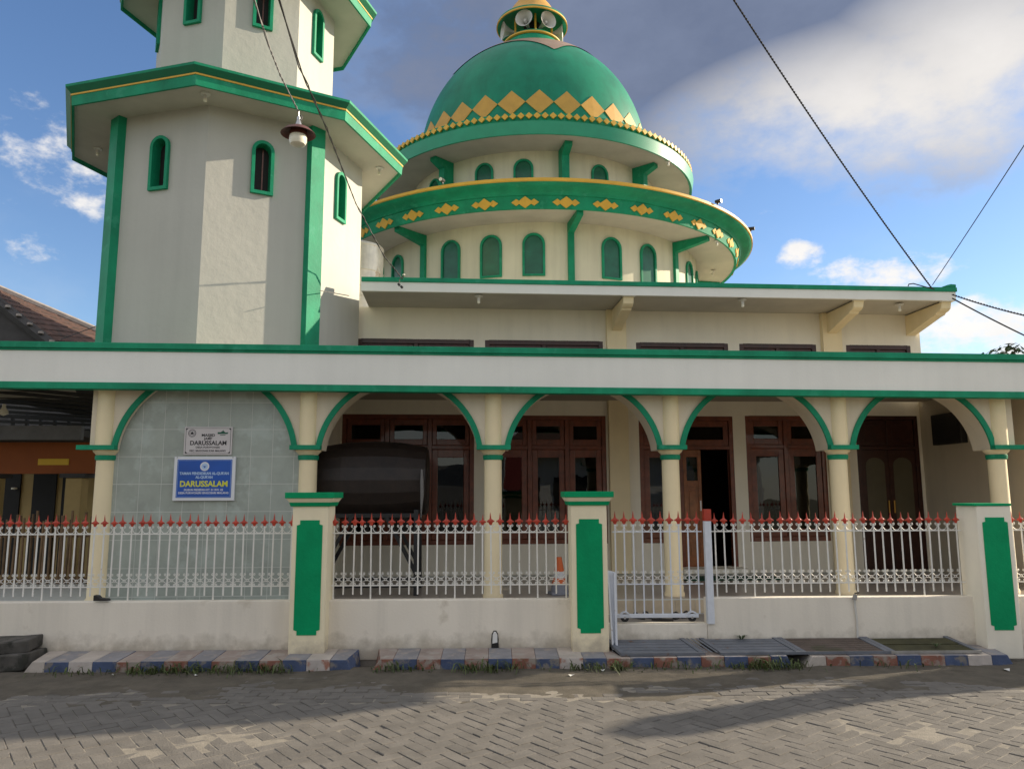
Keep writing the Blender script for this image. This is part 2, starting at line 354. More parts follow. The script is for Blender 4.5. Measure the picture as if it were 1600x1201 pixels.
def pvz(x, y):
    return 0.006*math.sin(x*1.3+.5)*math.sin(y*2.1)+rng.uniform(-.003,.003)-(0.004 if y > -1.33 else 0)
vis = []
for s in spots:
    w = FE.p(s[0], s[1]); d = Vector((w[0], w[1], -1.6)); z = d.dot(fw); px, py = 800+F_PX*d.dot(rr)/z, 600.5-F_PX*d.dot(uu)/z
    inside = z > 0 and -20 < px < 1620 and py < 1215
    vis.append((0 if inside else 1, z, s))
vis.sort(key=lambda t: (t[0], t[1]))
rest = MB()
for n, (o_, z_, (x, y, a)) in enumerate(vis):
    t = Matrix.Translation((x, y, pvz(x, y))) @ Matrix.Rotation(a, 4, 'Z') @ Matrix.Rotation(rng.uniform(-.022,.022), 4, 'X') @ Matrix.Rotation(rng.uniform(-.014,.014), 4, 'Y')
    if n < 300 and o_ == 0:
        ob = put('paver', pvm[n % 6], road); ob.matrix_local = t
    else:
        b = pv[n % 6]; rest.add([t @ Vector(p) for p in b.v], b.f)
rp = rest.build('paving_blocks', 'paver', road); rp['kind'] = 'stuff'
def soil_sheet():
    b = MB(); nx, ny = 360, 34; v = []
    from mathutils import noise
    for j in range(ny+1):
        for i in range(nx+1):
            x = -9+18*i/nx; y = -1.60+1.35*j/ny
            t = max(0, (y+1.35)/1.1)
            h = -.009+.030*t**1.3+.014*noise.noise(Vector((x*1.6, y*3.0, 0)))+.007*noise.noise(Vector((x*7, y*7, 3)))+.004*noise.noise(Vector((x*23, y*23, 5)))
            if y < -1.35: h -= .02*((-1.35-y)/.25)
            v.append((x, y, h))
    b.add(v, [(j*(nx+1)+i, j*(nx+1)+i+1, (j+1)*(nx+1)+i+1, (j+1)*(nx+1)+i) for j in range(ny) for i in range(nx)])
    o = b.build('soil', 'soil', smooth=True, loc=FE.p(0)); o.rotation_euler.z = FE.a; tag(o, 'trodden soil and dust lying over the paving beside the kerb', kind='structure')
soil_sheet()
yd = MB().box(-14, 14, 0.06, 1.8, -.05, .16).build('yard', 'yard', loc=FE.p(0)); yd.rotation_euler.z = FE.a; tag(yd, 'narrow concrete yard between fence and porch', kind='structure')

# kerbs
def kerb(label, x0, x1, cols, lead=0.0):
    k = fthing(FE, 'kerb', label, 'kerb', x0); k['kind'] = 'structure'; del k['category']
    n = len(cols); w = (x1-x0)/n
    for i, c in enumerate(cols):
        a, b = i*w+.0006, (i+1)*w-.0006; jz = rng.uniform(-.004,.004); jy = rng.uniform(-.006,.006)
        s0 = .10 if (i == 0 and lead) else 0; s1 = .07 if i == n-1 else 0
        bm = MB(); yb = .045; yf = -.345+jy
        v = [(a,yf-.012,-.03),(b,yf-.012,-.03),(b,yb,-.03),(a,yb,-.03),(a+s0,yf,.105+jz),(b-s1,yf,.105+jz),(b-s1*.3,yb,.125+jz),(a+s0*.3,yb,.125+jz)]
        bm.add(v, [(0,3,2,1),(4,5,6,7),(0,1,5,4),(1,2,6,5),(2,3,7,6),(3,0,4,7)])
        o = bm.build('kerb_block', {'b':'kerb_blue','r':'kerb_red','w':'kerb_white','c':'kerb_top'}[c], k, bevel=.005)
        o.data.materials.append(M[{'b':'kerb_blue_top','r':'kerb_red_top'}.get(c, 'kerb_top')])
        for p in o.data.polygons:
            if p.normal.z > .7: p.material_index = 1
kerb('painted kerb running from the dark slabs to the first gate pier', -3.98, -1.0, 'cbwbrbrbrbrbwb', lead=1)
kerb('long blue and red painted kerb in front of the middle pier and gate', -.86, 3.03, 'rbrbrbrbwbrbrbrbrb', lead=1)
kerb('worn blue and red kerb in front of the right wall', 3.10, 5.08, 'crbrbrbwb', lead=1)

# drain covers between kerb and wall
def cover(label, x0, x1, ma, nslat, frames=True, skew=.32):
    t = fthing(FE, 'drain_cover', label, 'drain cover', x0)
    w = x1-x0; za = lambda y: .128+(.185-.128)*((y+.30)/.28)
    yb, yf = .045, -.29
    sk = lambda y: -skew*(y-yf)                    # covers are laid out slightly askew
    base = MB().add([(sk(yf),yf,.10),(w+sk(yf),yf,.10),(w+sk(yb),yb,.15),(sk(yb),yb,.15)], [(0,1,2,3)]).build('pit', 'dark', t)
    if frames:
        for (xa) in (0, w-.05):
            MB().add([(xa+sk(y), y, za(y)+dz) for y in (yf, yb) for dz in (.006, -.02)]+[(xa+.045+sk(y), y, za(y)+dz) for y in (yf, yb) for dz in (.006, -.02)],
                     [(0,4,6,2),(0,1,5,4),(2,6,7,3),(0,2,3,1),(4,5,7,6)]).build('frame_bar', 'grate', t)
    MB().box(0, w, yf-.012, yf, .112, .136).build('front_bar', 'grate' if ma != 'moss' else 'concrete', t)
    for i in range(nslat):
        y = yf+.012+(yb-yf-.02)*i/nslat; d = (yb-yf)/nslat*.80
        MB().add([(.05+sk(y),y,za(y)),(w-.055+sk(y),y,za(y)),(w-.055+sk(y+d),y+d,za(y+d)),(.05+sk(y+d),y+d,za(y+d)),
                  (.05+sk(y),y,za(y)-.02),(w-.055+sk(y),y,za(y)-.02)], [(0,1,2,3),(4,5,1,0)]).build('slat', ma, t)
    return t
cover('blue grey steel drain cover below the sliding gate', 1.44, 2.22, 'grate', 5)
cover('blue grey steel drain cover below the right wall, beside the cross bars', 2.36, 3.12, 'grate', 5)
cb = fthing(FE, 'drain_grating', 'three steel cross bars over the gap between the two blue drain covers', 'drain grating', 2.22)
for i in range(3):
    MB().add([(x+.01+i*.047-.32*(y+.30), y, .134+.2*(y+.30)) for y in (-.29,.04) for x in (0,.022)], [(0,1,3,2)]).build('bar', 'grate', cb)
cover('brown slatted drain cover in the middle of the right wall', 3.12, 3.95, 'grate_brown', 7)
cover('mossy green drain cover beside the right pier', 3.95, 4.80, 'moss', 2)

# ------------------------------------------------------------------ boundary wall, piers, railings
def low_wall(label, x0, x1, top=.575, bottom=.02, cop=True):
    t = fthing(FE, 'boundary_wall', label, 'wall', x0)
    MB().box(0, x1-x0, .05, .17, bottom, top).build('wall', 'fence_wall', t, bevel=.006)
    return t
low_wall('low cream boundary wall left of the first pier', -7.0, -1.62)
low_wall('low cream boundary wall between the first and middle piers', -1.33, 1.03)
low_wall('low sill wall under the sliding gate', 1.35, 2.34, .335)
low_wall('low white boundary wall right of the gate', 2.343, 4.98)
low_wall('low boundary wall running off right of the last pier', 5.31, 10.5)

def pier(label, x, w, cap=True):
    t = fthing(FE, 'gate_pier', label, 'pier', x); h = 1.52 if cap else 1.455
    MB().box(-w/2, w/2, -.13, .21, .02, h).build('shaft', 'cream' if not cap else 'column_pale', t, bevel=.008)
    c = .030; pw = w*.365; z0, z1 = .285, 1.345
    poly = [(-pw+c,z0),(pw-c,z0),(pw-c,z0+c*1.3),(pw,z0+c*1.6),(pw,z1-c*1.6),(pw-c,z1-c*1.3),(pw-c,z1),(-pw+c,z1),(-pw+c,z1-c*1.3),(-pw,z1-c*1.6),(-pw,z0+c*1.6),(-pw+c,z0+c*1.3)]
    MB().prism(poly, -.1345, -.128).build('panel', 'green_panel', t)
    if cap:
        def ring(name, ma, a, b, e0, e1):
            v = []
            for z, e in ((a, e0), (b, e1)): v += [(-w/2-e,-.13-e,z),(w/2+e,-.13-e,z),(w/2+e,.21+e,z),(-w/2-e,.21+e,z)]
            MB().add(v, [(0,3,2,1),(4,5,6,7),(0,1,5,4),(1,2,6,5),(2,3,7,6),(3,0,4,7)]).build(name, ma, t, bevel=.004)
        ring('lower_band', 'green_panel', 1.475, 1.512, .018, .030); ring('cove', 'column_pale', 1.5125, 1.552, .028, .055); ring('cap_slab', 'green_panel', 1.5525, 1.608, .064, .064)
    else:
        MB().box(-w/2-.03, w/2+.005, -.14, .215, 1.455, 1.478).build('cap_slab', 'green_panel', t, bevel=.003)
    return t
mat('column_pale', (0.90, 0.79, 0.55), 0.7, 0.05, 2.0, 0.3, 45, streak=0.12, splash=(.10, .26, (0.42, 0.36, 0.27)))
mat('green_panel', (0.001, 0.30, 0.115), 0.6, 0.10, 5.0, 0.5, 30, spec=0.15)
pier('cream gate pier with green panel at left, under the second column', -1.485, .335)
pier('cream gate pier with green panel in the middle, left of the sliding gate', 1.185, .345)
pier('cream pier with green panel at right, without a flared cap', 5.14, .34, cap=False)

BAR = MB().box(-.007, .007, -.003, .003, .62, 1.285).mesh('bar', 'fence_paint')
BARL = MB().box(-.007, .007, -.003, .003, .58, 1.285).mesh('bar', 'fence_paint')
def tipmesh():
    b = MB(); b.lathe([(.004,0),(.007,.008),(.013,.012),(.017,.026),(.026,.040),(.033,.050),(.026,.062),(.013,.070),(.009,.080),(.006,.105),(.0005,.142)], 8, sy=.32)
    for s in (-1, 1): b.lathe([(0,.038),(.007,.043),(.007,.053),(0,.058)], 6, (s*.034, 0, 0))
    return b.mesh('spear_tip', 'red_paint')
TIP = tipmesh()
def curl(w, h, flip=1):          # U scroll spanning one bay: curls at both bars, belly on the rail
    pts = []; r = w*.135
    cx, cz = w*.5-r*1.35, h-r
    for k in range(9):
        a = math.radians(200+k*52); rad = r*(.30+.70*k/8); pts.append((-cx+rad*math.cos(a)*-1, cz+rad*math.sin(a)))
    left = pts
    lo = [(-w*.475, h*.60), (-w*.42, h*.36), (-w*.29, h*.14), (-w*.14, h*.03), (0, 0)]
    half = [(x, z) for x, z in left]+lo
    full = half+[(-x, z) for x, z in half[::-1][1:]]
    return [(x, 0, z*flip) for x, z in full]
def scrolls(bays, w):
    b = MB()
    for x in bays:
        for path, z in ((curl(w*.96, .066), 1.216), (curl(w*.96, .060), .77), (curl(w*.96, .050, -1), .7645)):
            pass
        b.tube([(x+p[0], 0, 1.216+p[2]) for p in curl(w*.96, .074)], .0032, 4)
        b.tube([(x+p[0], 0, .772+p[2]) for p in curl(w*.96, .062)], .003, 4)
        b.tube([(x+p[0], 0, .757+p[2]) for p in curl(w*.96, .048, -1)], .003, 4)
        n = 8; b.tube([(x+.011*math.cos(2*math.pi*k/n), 0, .7645+.011*math.sin(2*math.pi*k/n)) for k in range(n+1)], .003, 4, cap=False)
    return b
def railing(label, x0, x1, nbar, long_every=9, name='railing', parent=None, zoff=0.0):
    t = parent or fthing(FE, name, label, 'fence', x0, .11)
    w = (x1-x0)/(nbar-1)
    for i in range(nbar):
        tilt = rng.uniform(-.009, .009)
        o = put('bar', BARL if i % long_every == 4 or i in (0, nbar-1) else BAR, t, (i*w, 0, 0)); o.rotation_euler.y = tilt
        tp = put('spear_tip', TIP, o, (0, 0, 1.272)); k_ = rng.uniform(.84, .97); tp.scale = (k_, 1, k_*1.02); tp.rotation_euler.y = rng.uniform(-.05, .05)
    MB().box(-.05, x1-x0+.05, -.0045, .0045, 1.205, 1.216).build('rail', 'fence_paint', t)
    MB().box(-.05, x1-x0+.05, -.0045, .0045, .702, .713).build('rail', 'fence_paint', t)
    o = scrolls([(i+.5)*w for i in range(nbar-1)], w).build('scrollwork', 'fence_paint', t); o['kind'] = 'stuff'
    return t, w
railing('white railing with red spear tips in front of the tiled wall', -4.83+.09*0-.455, -1.72, 40)
railing('white railing with red spear tips between the first and middle piers', -1.29, .975, 26)
railing('white railing with red spear tips right of the gate post', 2.47, 4.90, 27)
railing('white railing with red spear tips beyond the right pier', 5.37, 7.9, 27)

# sliding gate
gt = fthing(FE, 'sliding_gate', 'white sliding gate with red spear tips and wheels between middle pier and post', 'gate', 1.47, .10)
GBAR = MB().box(-.007, .007, -.003, .003, .42, 1.285).mesh('bar', 'gate_paint')
gw = .0905
for i in range(10):
    o = put('bar', GBAR, gt, (i*gw, 0, 0)); put('spear_tip', TIP, o, (0, 0, 1.275))
MB().box(-.03, .86, -.0045, .0045, 1.206, 1.217).build('rail', 'gate_paint', gt); MB().box(-.03, .86, -.0045, .0045, .700, .712).build('rail', 'gate_paint', gt)
o = scrolls([(i+.5)*gw for i in range(9)], gw).build('scrollwork', 'fence_paint', gt); o['kind'] = 'stuff'
MB().box(-.03, .80, -.02, .02, .388, .424).build('bottom_rail', 'gate_paint', gt, bevel=.003)
for x in (.075, .735):
    v = MB(); n = 10
    for k in range(n):
        a0, a1 = math.pi*k/n, math.pi*(k+1)/n
        v.add([(x+r*math.cos(a), y, .392+r*math.sin(a)) for a in (a0, a1) for r in (.046, .060) for y in (-.026, -.004)], [(0,2,6,4),(1,5,7,3),(2,3,7,6),(0,4,5,1)])
    v.build('wheel_guard', 'gate_paint', gt)
    wl = MB().tube([(x, -.018, .388), (x, .012, .388)], .040, 16).build('wheel', 'iron_black', gt); MB().tube([(x, -.022, .388), (x, -.018, .388)], .012, 8).build('hub', 'steel', wl)
gp = fthing(FE, 'gate_post', 'white steel gate post with bright red top', 'post', 2.375, .05)
MB().box(-.033, .033, -.033, .033, .335, 1.315).build('shaft', 'gate_paint', gp, bevel=.004); MB().box(-.036, .036, -.036, .036, 1.3155, 1.43).build('red_top', 'red_paint', gp, bevel=.004)
gr = fthing(FE, 'gate_stop', 'short white steel channel standing against the middle pier', 'post', 1.405, -.06)
MB().prism([(-.05,.86),(.03,.84),(.035,.10),(-.015,.10)], -.01, .0).build('face', 'gate_paint', gr); MB().prism([(.012,.84),(.032,.838),(.036,.10),(.016,.10)], -.05, -.0105).build('flange', 'gate_paint', gr)
MB().prism([(-.05,.86),(-.034,.856),(.0,.10),(-.015,.10)], -.045, -.0105).build('flange', 'gate_paint', gr)

# ------------------------------------------------------------------ arcade (porch)
FLOOR = .34
pf = MB().box(-6.5, 9.0, -.25, 2.58, .0, FLOOR-.006).build('porch_floor', 'grout', loc=AR.p(0)); pf.rotation_euler.z = AR.a; tag(pf, 'raised tiled porch floor', kind='structure')
for i in range(26):                                                    # floor tiles 0.5 m
    for j in range(6):
        x0, y0 = -2.0+i*.42, -.245+j*.42
        MB().box(x0+.0015, x0+.4185, y0+.0015, min(y0+.4185, 2.5), FLOOR-.0055, FLOOR).build('floor_tile', 'floor_tile', pf) if i < 26 else None
for i in range(44): MB().box(-2.0+i*.25+.003, -2.0+i*.25+.247, -.256, -.2505, .17, FLOOR-.02).build('riser_tile', 'stone_tile', pf)

COLX = [-4.36, -1.94, .33, 2.565, 4.73, 6.83]
ARCH = [(-4.20,-2.12), (-1.775,.135), (.53,2.385), (2.72,4.57), (4.905,6.70)]
ac = fthing(AR, 'arcade', 'cream and green arcaded porch with round columns and long white fascia', 'porch')
SPZ, WF, WB, CEIL = 2.125, -.10, .26, 3.06
for x in COLX:
    c = MB().lathe([(.125,FLOOR),(.125,FLOOR+.03),(.112,FLOOR+.05),(.108,2.03)], 28, (x, 0, 0)).build('column', 'column', ac, smooth=True)
    MB().lathe([(.109,2.0),(.121,2.005),(.126,2.03),(.126,2.055),(.119,2.062)], 28, (x, 0, 0)).build('capital_ring', 'green', c, smooth=True)
    MB().lathe([(.112,2.0625),(.125,2.08),(.150,2.105),(.155,SPZ-.002)], 28, (x, 0, 0)).build('capital', 'column', c, smooth=True)
    MB().lathe([(.104,SPZ+.03),(.104,CEIL)], 20, (x, -.075, 0), -100, 100).build('engaged_shaft', 'column', c, smooth=True)
ends = [-4.52]+[v for a in ARCH for v in a]+[7.02]
arcs = []
for i, (a, b) in enumerate(ARCH):
    cx, hw = (a+b)/2, (b-a)/2; cz = SPZ-.12; rad = math.hypot(hw, .12); t0 = math.asin(.12/rad); n = 40
    pts = [(cx-rad*math.cos(t0+(math.pi-2*t0)*k/n), cz+rad*math.sin(t0+(math.pi-2*t0)*k/n)) for k in range(n+1)]
    arcs.append((cx, cz, rad, t0, pts))
    xl = ends[2*i]/2+ends[2*i+1]/2 if i else ends[0]; xr = ends[2*i+2]/2+ends[2*i+3]/2 if i < 4 else ends[-1]
    P = MB(); lo = [(xl, SPZ)]+pts+[(xr, SPZ)]
    for k in range(len(lo)-1):
        (x0, z0), (x1, z1) = lo[k], lo[k+1]
        WB = .26 if i else -.035
        for y, fl in ((WF, 0), (WB, 1)):
            q = [(x0,y,z0),(x1,y,z1),(x1,y,CEIL),(x0,y,CEIL)]; P.add(q, [(0,1,2,3)])
        P.add([(x0,WF,z0),(x1,WF,z1),(x1,WB,z1),(x0,WB,z0)], [(0,1,2,3)])
    if i == 0: P.add([(xl,WF,SPZ),(xl,WB,SPZ),(xl,WB,CEIL),(xl,WF,CEIL)], [(0,1,2,3)])
    if i == 4: P.add([(xr,WF,SPZ),(xr,WB,SPZ),(xr,WB,CEIL),(xr,WF,CEIL)], [(0,1,2,3)])
    P.build('arch_panel', 'cream_porch' if 'cream_porch' in M else mat('cream_porch', (0.74, 0.645, 0.49), 0.72, 0.06, 1.2, 0.25, 40, streak=0.12), ac)
    T = MB(); ww = .066
    for k in range(n):
        a0, a1 = t0+(math.pi-2*t0)*k/n, t0+(math.pi-2*t0)*(k+1)/n
        T.add([(cx-r*math.cos(q), y, cz+r*math.sin(q)) for q in (a0, a1) for r in (rad-.002, rad+ww) for y in (WF-.022, WF+.004)], [(0,4,6,2),(0,1,5,4),(2,6,7,3)])
    T.build('arch_trim', 'green', ac)
for i, x in enumerate(COLX):                                            # green impost band joining neighbouring arches
    x0 = (ARCH[i-1][1] if i else -4.62)-.012; x1 = (ARCH[i][0] if i < 5 else 7.1)+.012
    MB().box(x0, x1, -.20, WF+.002, SPZ-.003, SPZ+.052).build('impost_band', 'green', ac, bevel=.003)
X0, X1 = -9.0, 8.6
mb = MB().box(X0, X1, -.38, -.26, 2.876, 3.248).build('fascia', 'white_wall', ac)
MB().box(X0, X1, -.392, -.25, 2.797, 2.8755).build('fascia_lower_band', 'green', ac, bevel=.003)
MB().box(X0, X1, -.395, -.25, 3.2485, 3.276).build('fascia_upper_band', 'green', ac, bevel=.003)
MB().box(X0, X1+.02, -.420, -.10, 3.2765, 3.349).build('fascia_coping', 'green', ac, bevel=.006)
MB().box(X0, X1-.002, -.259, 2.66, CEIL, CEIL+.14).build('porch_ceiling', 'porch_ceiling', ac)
MB().box(X1-.12, X1-.003, -.138, 2.45, CEIL+.141, 3.33).build('end_parapet', 'white_wall', ac)
for i in range(9):                                                     # two light seams of the ceiling left dark: transverse beams
    if i in (1, 3, 5): pass
for o in ac.children:
    if o.name.startswith('fascia'): o.rotation_euler.y = .0065
# side wall of the porch at right with black box
sw = thing('porch_side_wall', 'cream side wall closing the right end of the porch', 'wall', (7.55, 9.85, 0))
MB().box(0, .14, 0, 2.62, .05, CEIL+.05).build('wall', 'porch_wall', sw)
bx = thing('wall_box', 'black box hung high on the porch side wall', 'box', (7.49, 11.52, 2.56))
MB().box(-.05, .058, -.36, .36, -.24, .24).build('cabinet', 'black', bx, bevel=.01); MB().box(-.056, -.0505, -.32, .32, -.20, .20).build('front_mesh', 'iron_black', bx)

# tiled front of the minaret base
tw = fthing(AR, 'tiled_wall', 'wall of pale green marbled tiles behind the left railing, under the minaret', 'wall', 0, -.02)
MB().box(-4.47, -1.99, .008, 2.57, .02, CEIL-.002).build('base_block', 'cream', tw)
TWd, TH = .262, .331
for i in range(10):
    for j in range(9):
        x0, z0 = -4.47+i*TWd, .06+j*TH; x1 = min(x0+TWd, -1.99); z1 = min(z0+TH, CEIL-.003)
        if x1-x0 > .02: MB().box(x0+.0035, x1-.0035, -.002, .0078, z0+.0035, z1-.0035).build('tile', 'tile', tw)
MB().box(-4.47, -1.99, -.0005, .0075, .05, CEIL-.003).build('grout', 'grout', tw)

# sign boards
def text(body, size, x, z, ma, parent, y=0.0, align='CENTER', bold=0.0, sx=1.0):
    cu = bpy.data.curves.new('t', 'FONT'); cu.body = body; cu.size = size; cu.align_x = align; cu.align_y = 'CENTER'; cu.offset = bold; cu.resolution_u = 3
    ob = bpy.data.objects.new('t', cu); col.objects.link(ob); dg = bpy.context.evaluated_depsgraph_get(); dg.update()
    me = bpy.data.meshes.new_from_object(ob.evaluated_get(dg)); bpy.data.objects.remove(ob)
    for v in me.vertices: v.co = Vector((v.co.x*sx, 0, v.co.y))
    me.materials.clear(); me.materials.append(M[ma]); me.name = 'lettering'
    return put('lettering', me, parent, (x, y, z))
s1 = fthing(AR, 'sign_board', 'pale pink sign reading MASJID JAMI DARUSSALAM above the blue sign', 'sign', -3.145, -.036, 2.237); s1.scale = (.972, 1, .972)
MB().box(-.295, .295, -.012, .012, -.175, .175).build('board', 'sign_pale', s1, bevel=.003)
bd = MB()
for (a, b, c, d) in ((-.275,.275,-.158,-.154),(-.275,.275,.154,.158),(-.277,-.273,-.157,.157),(.273,.277,-.157,.157)): bd.box(a, b, -.0135, -.0122, c, d)
for sx_ in (-1, 1):
    for sz in (-1, 1): bd.prism([(sx_*.276,sz*.157),(sx_*.245,sz*.157),(sx_*.276,sz*.13)], -.0135, -.0122)
bd.build('border', 'sign_ink', s1)
text('MASJID', .046, 0, .068, 'sign_ink', s1, -.0135, bold=.0012, sx=1.15); text("JAMI'", .043, 0, .026, 'sign_ink', s1, -.0135, bold=.001, sx=1.1)
text('DARUSSALAM', .074, .005, -.030, 'sign_ink', s1, -.0135, bold=.0020, sx=.98); text('DESA PURWOASRI', .034, 0, -.083, 'sign_ink', s1, -.0135, bold=.0006, sx=1.05)
text('KEC. SINGOSARI KAB. MALANG', .033, 0, -.126, 'sign_ink', s1, -.0135, bold=.0008, sx=.95)
em = MB()
for r0_, r1_ in ((.048,.042),(.034,.030)):
    for k in range(24):
        a0, a1 = 2*math.pi*k/24, 2*math.pi*(k+1)/24
        em.add([(-.20+r*math.sin(a), -.0135, .095+r*math.cos(a)) for a in (a0, a1) for r in (r1_, r0_)], [(0,1,3,2)])
em.prism([(-.218,.080),(-.182,.080),(-.182,.098),(-.200,.115),(-.218,.098)], -.0136, -.0124); em.build('emblem', 'sign_ink', s1)
e2 = MB().prism([(.115,.085),(.235,.085),(.245,.108),(.21,.103),(.185,.125),(.18,.135),(.175,.125),(.15,.108),(.112,.108)], -.0136, -.0124)
e2.prism([(.14,.075),(.215,.075),(.205,.067),(.15,.067)], -.0136, -.0124); e2.build('emblem', 'sign_green', s1)
s2 = fthing(AR, 'sign_board', 'blue sign with yellow DARUSSALAM lettering in a white frame', 'sign', -3.164, -.050, 1.78); s2.scale = (.972, 1, .972)
MB().box(-.375, .375, -.012, .02, -.272, .272).build('frame', 'sign_white', s2, bevel=.004); MB().box(-.335, .335, -.0145, -.0121, -.235, .235).build('panel', 'sign_blue', s2)
bl = MB()
for (a, b, c, d) in ((-.325,.325,-.226,-.223),(-.325,.325,.223,.226),(-.326,-.323,-.225,.225),(.323,.326,-.225,.225)): bl.box(a, b, -.0155, -.0146, c, d)
bl.build('border', 'sign_sky', s2)
text("TAMAN PENDIDIKAN AL-QUR'AN", .046, 0, .062, 'sign_sky', s2, -.0156, bold=.0018, sx=.86); text("AL-QUR'AN", .044, 0, .016, 'sign_sky', s2, -.0156, bold=.0018, sx=.9)
text('DARUSSALAM', .098, 0, -.068, 'sign_yellow', s2, -.0156, bold=.0030, sx=.96); text('DUSUN PEDEPAN RT. 01 RW. 02', .034, 0, -.140, 'sign_white', s2, -.0156, bold=.0010, sx=.98)
text('DESA PURWOASRI SINGOSARI MALANG', .034, 0, -.178, 'sign_white', s2, -.0156, bold=.0010, sx=1.0)
dk = MB().lathe([(.0,0),(.054,0)], 24).v
d_ = MB(); d_.tube([(0, -.0146, .150), (0, -.0156, .150)], .056, 24); d_.build('emblem', 'sign_white', s2)
d_ = MB(); d_.tube([(0, -.0157, .150), (0, -.0162, .150)], .040, 24); d_.build('emblem', 'sign_sky', s2)
MB().prism([(-.026,.166),(-.008,.150),(0,.158),(.008,.150),(.026,.166),(.004,.132),(-.004,.132)], -.0168, -.0163).build('emblem', 'sign_blue', s2)
for p in ((-.34,.262),(.34,.262)): MB().tube([(p[0],-.012,p[1]),(p[0],-.018,p[1])], .009, 8).build('screw', 'steel', s2)

# ------------------------------------------------------------------ prayer hall
ha = fthing(HA, 'mosque_hall', 'cream prayer hall with flat overhanging roof behind the porch', 'building')
def cut_wall(x0, x1, z0, z1, y0, y1, openings):
    b = MB(); xs = sorted({x0, x1, *[v for o in openings for v in o[:2]]}); xs = [x for x in xs if x0 <= x <= x1]
    for a, c in zip(xs, xs[1:]):
        iv = sorted((o[2], o[3]) for o in openings if o[0] <= a+1e-6 and o[1] >= c-1e-6); z = z0
        for p, q in iv:
            if p > z+1e-6: b.box(a, c, y0, y1, z, p)
            z = max(z, q)
        if z1 > z+1e-6: b.box(a, c, y0, y1, z, z1)
    return b
OPEN = [(-1.95,.12,.80,2.83), (.37,2.24,.80,2.82), (2.78,3.42,.80,2.82), (3.42,4.34,.42,2.82), (4.55,5.89,.81,2.83), (6.42,7.50,.34,2.84)]
CLER = [(-1.75,.11,3.5,4.04), (.29,2.22,3.5,4.04), (2.77,4.32,3.5,4.03), (4.51,5.83,3.5,4.03), (6.35,7.48,3.5,4.03)]
HX0, HX1, HDEP, HTOP = -4.64, 7.66, 14.5, 4.56
cut_wall(HX0, HX1, .0, HTOP, 0, .16, OPEN+CLER).build('front_wall', 'cream', ha)
MB().box(HX0, HX0+.16, .161, HDEP, 0, HTOP).build('side_wall', 'cream', ha); MB().box(HX1-.16, HX1, .161, HDEP, 0, HTOP).build('side_wall', 'cream', ha)
MB().box(HX0, HX1, HDEP+.001, HDEP+.16, 0, HTOP).build('back_wall', 'cream', ha)
MB().box(HX0+.165, HX1-.165, .165, HDEP-.01, .30, .36).build('inner_floor', 'wood_dark', ha)
MB().box(HX0+.2, HX1-.2, 4.6, 4.7, .37, HTOP-.01).build('inner_wall', 'wood_dark', ha)
EY = -1.06
EX0, EX1 = -1.58, 7.62
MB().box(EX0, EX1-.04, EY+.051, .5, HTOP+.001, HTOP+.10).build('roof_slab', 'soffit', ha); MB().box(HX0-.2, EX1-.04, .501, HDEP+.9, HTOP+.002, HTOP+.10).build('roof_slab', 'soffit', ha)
MB().box(EX0, EX1, EY, EY+.05, HTOP-.015, HTOP+.125).build('eave_fascia', 'white_wall', ha)
MB().box(EX0, EX1+.02, EY-.02, EY+.20, HTOP+.1255, HTOP+.195).build('eave_edge', 'green', ha, bevel=.008)
MB().box(EX1-.039, EX1+.001, EY+.0505, HDEP+.9, HTOP-.0152, HTOP+.125).build('eave_fascia', 'white_wall', ha)
MB().box(EX1-.13, EX1+.021, EY+.2005, HDEP+.9, HTOP+.1255, HTOP+.195).build('eave_edge', 'green', ha, bevel=.008)
MB().prism([(EX1-.24,HTOP+.1955),(EX1+.01,HTOP+.1955),(EX1+.01,HTOP+.245),(EX1-.07,HTOP+.25),(EX1-.13,HTOP+.235)], EY-.015, EY+.19).build('roof_corner', 'green', ha, bevel=.01)
for (a, b) in ((2.27,2.59), (5.91,6.24), (-1.2,-.9)):
    if b > 0: MB().box(a, b, -.10, -.0005, .34, HTOP-.005).build('pilaster', 'column', ha, bevel=.006)
for i, (xc, w) in enumerate(((2.43,.16), (6.07,.16), (7.50,.16))):
    y0 = -.101 if i < 2 else -.001
    prof = [(y0,HTOP-.02),(y0,HTOP-.36),(-.74,HTOP-.20),(-.82,HTOP-.19),(-.845,HTOP-.165),(-.92,HTOP-.15),(-.97,HTOP-.12),(-1.0,HTOP-.02)]
    MB().prism(prof, xc-w/2, xc+w/2, 'yz').build('corbel', 'column', ha, bevel=.006)
    MB().box(xc-w/2-.02, xc+w/2+.02, -1.058, -.97, HTOP-.0195, HTOP-.0005).build('corbel_cap', 'white_wall', ha)
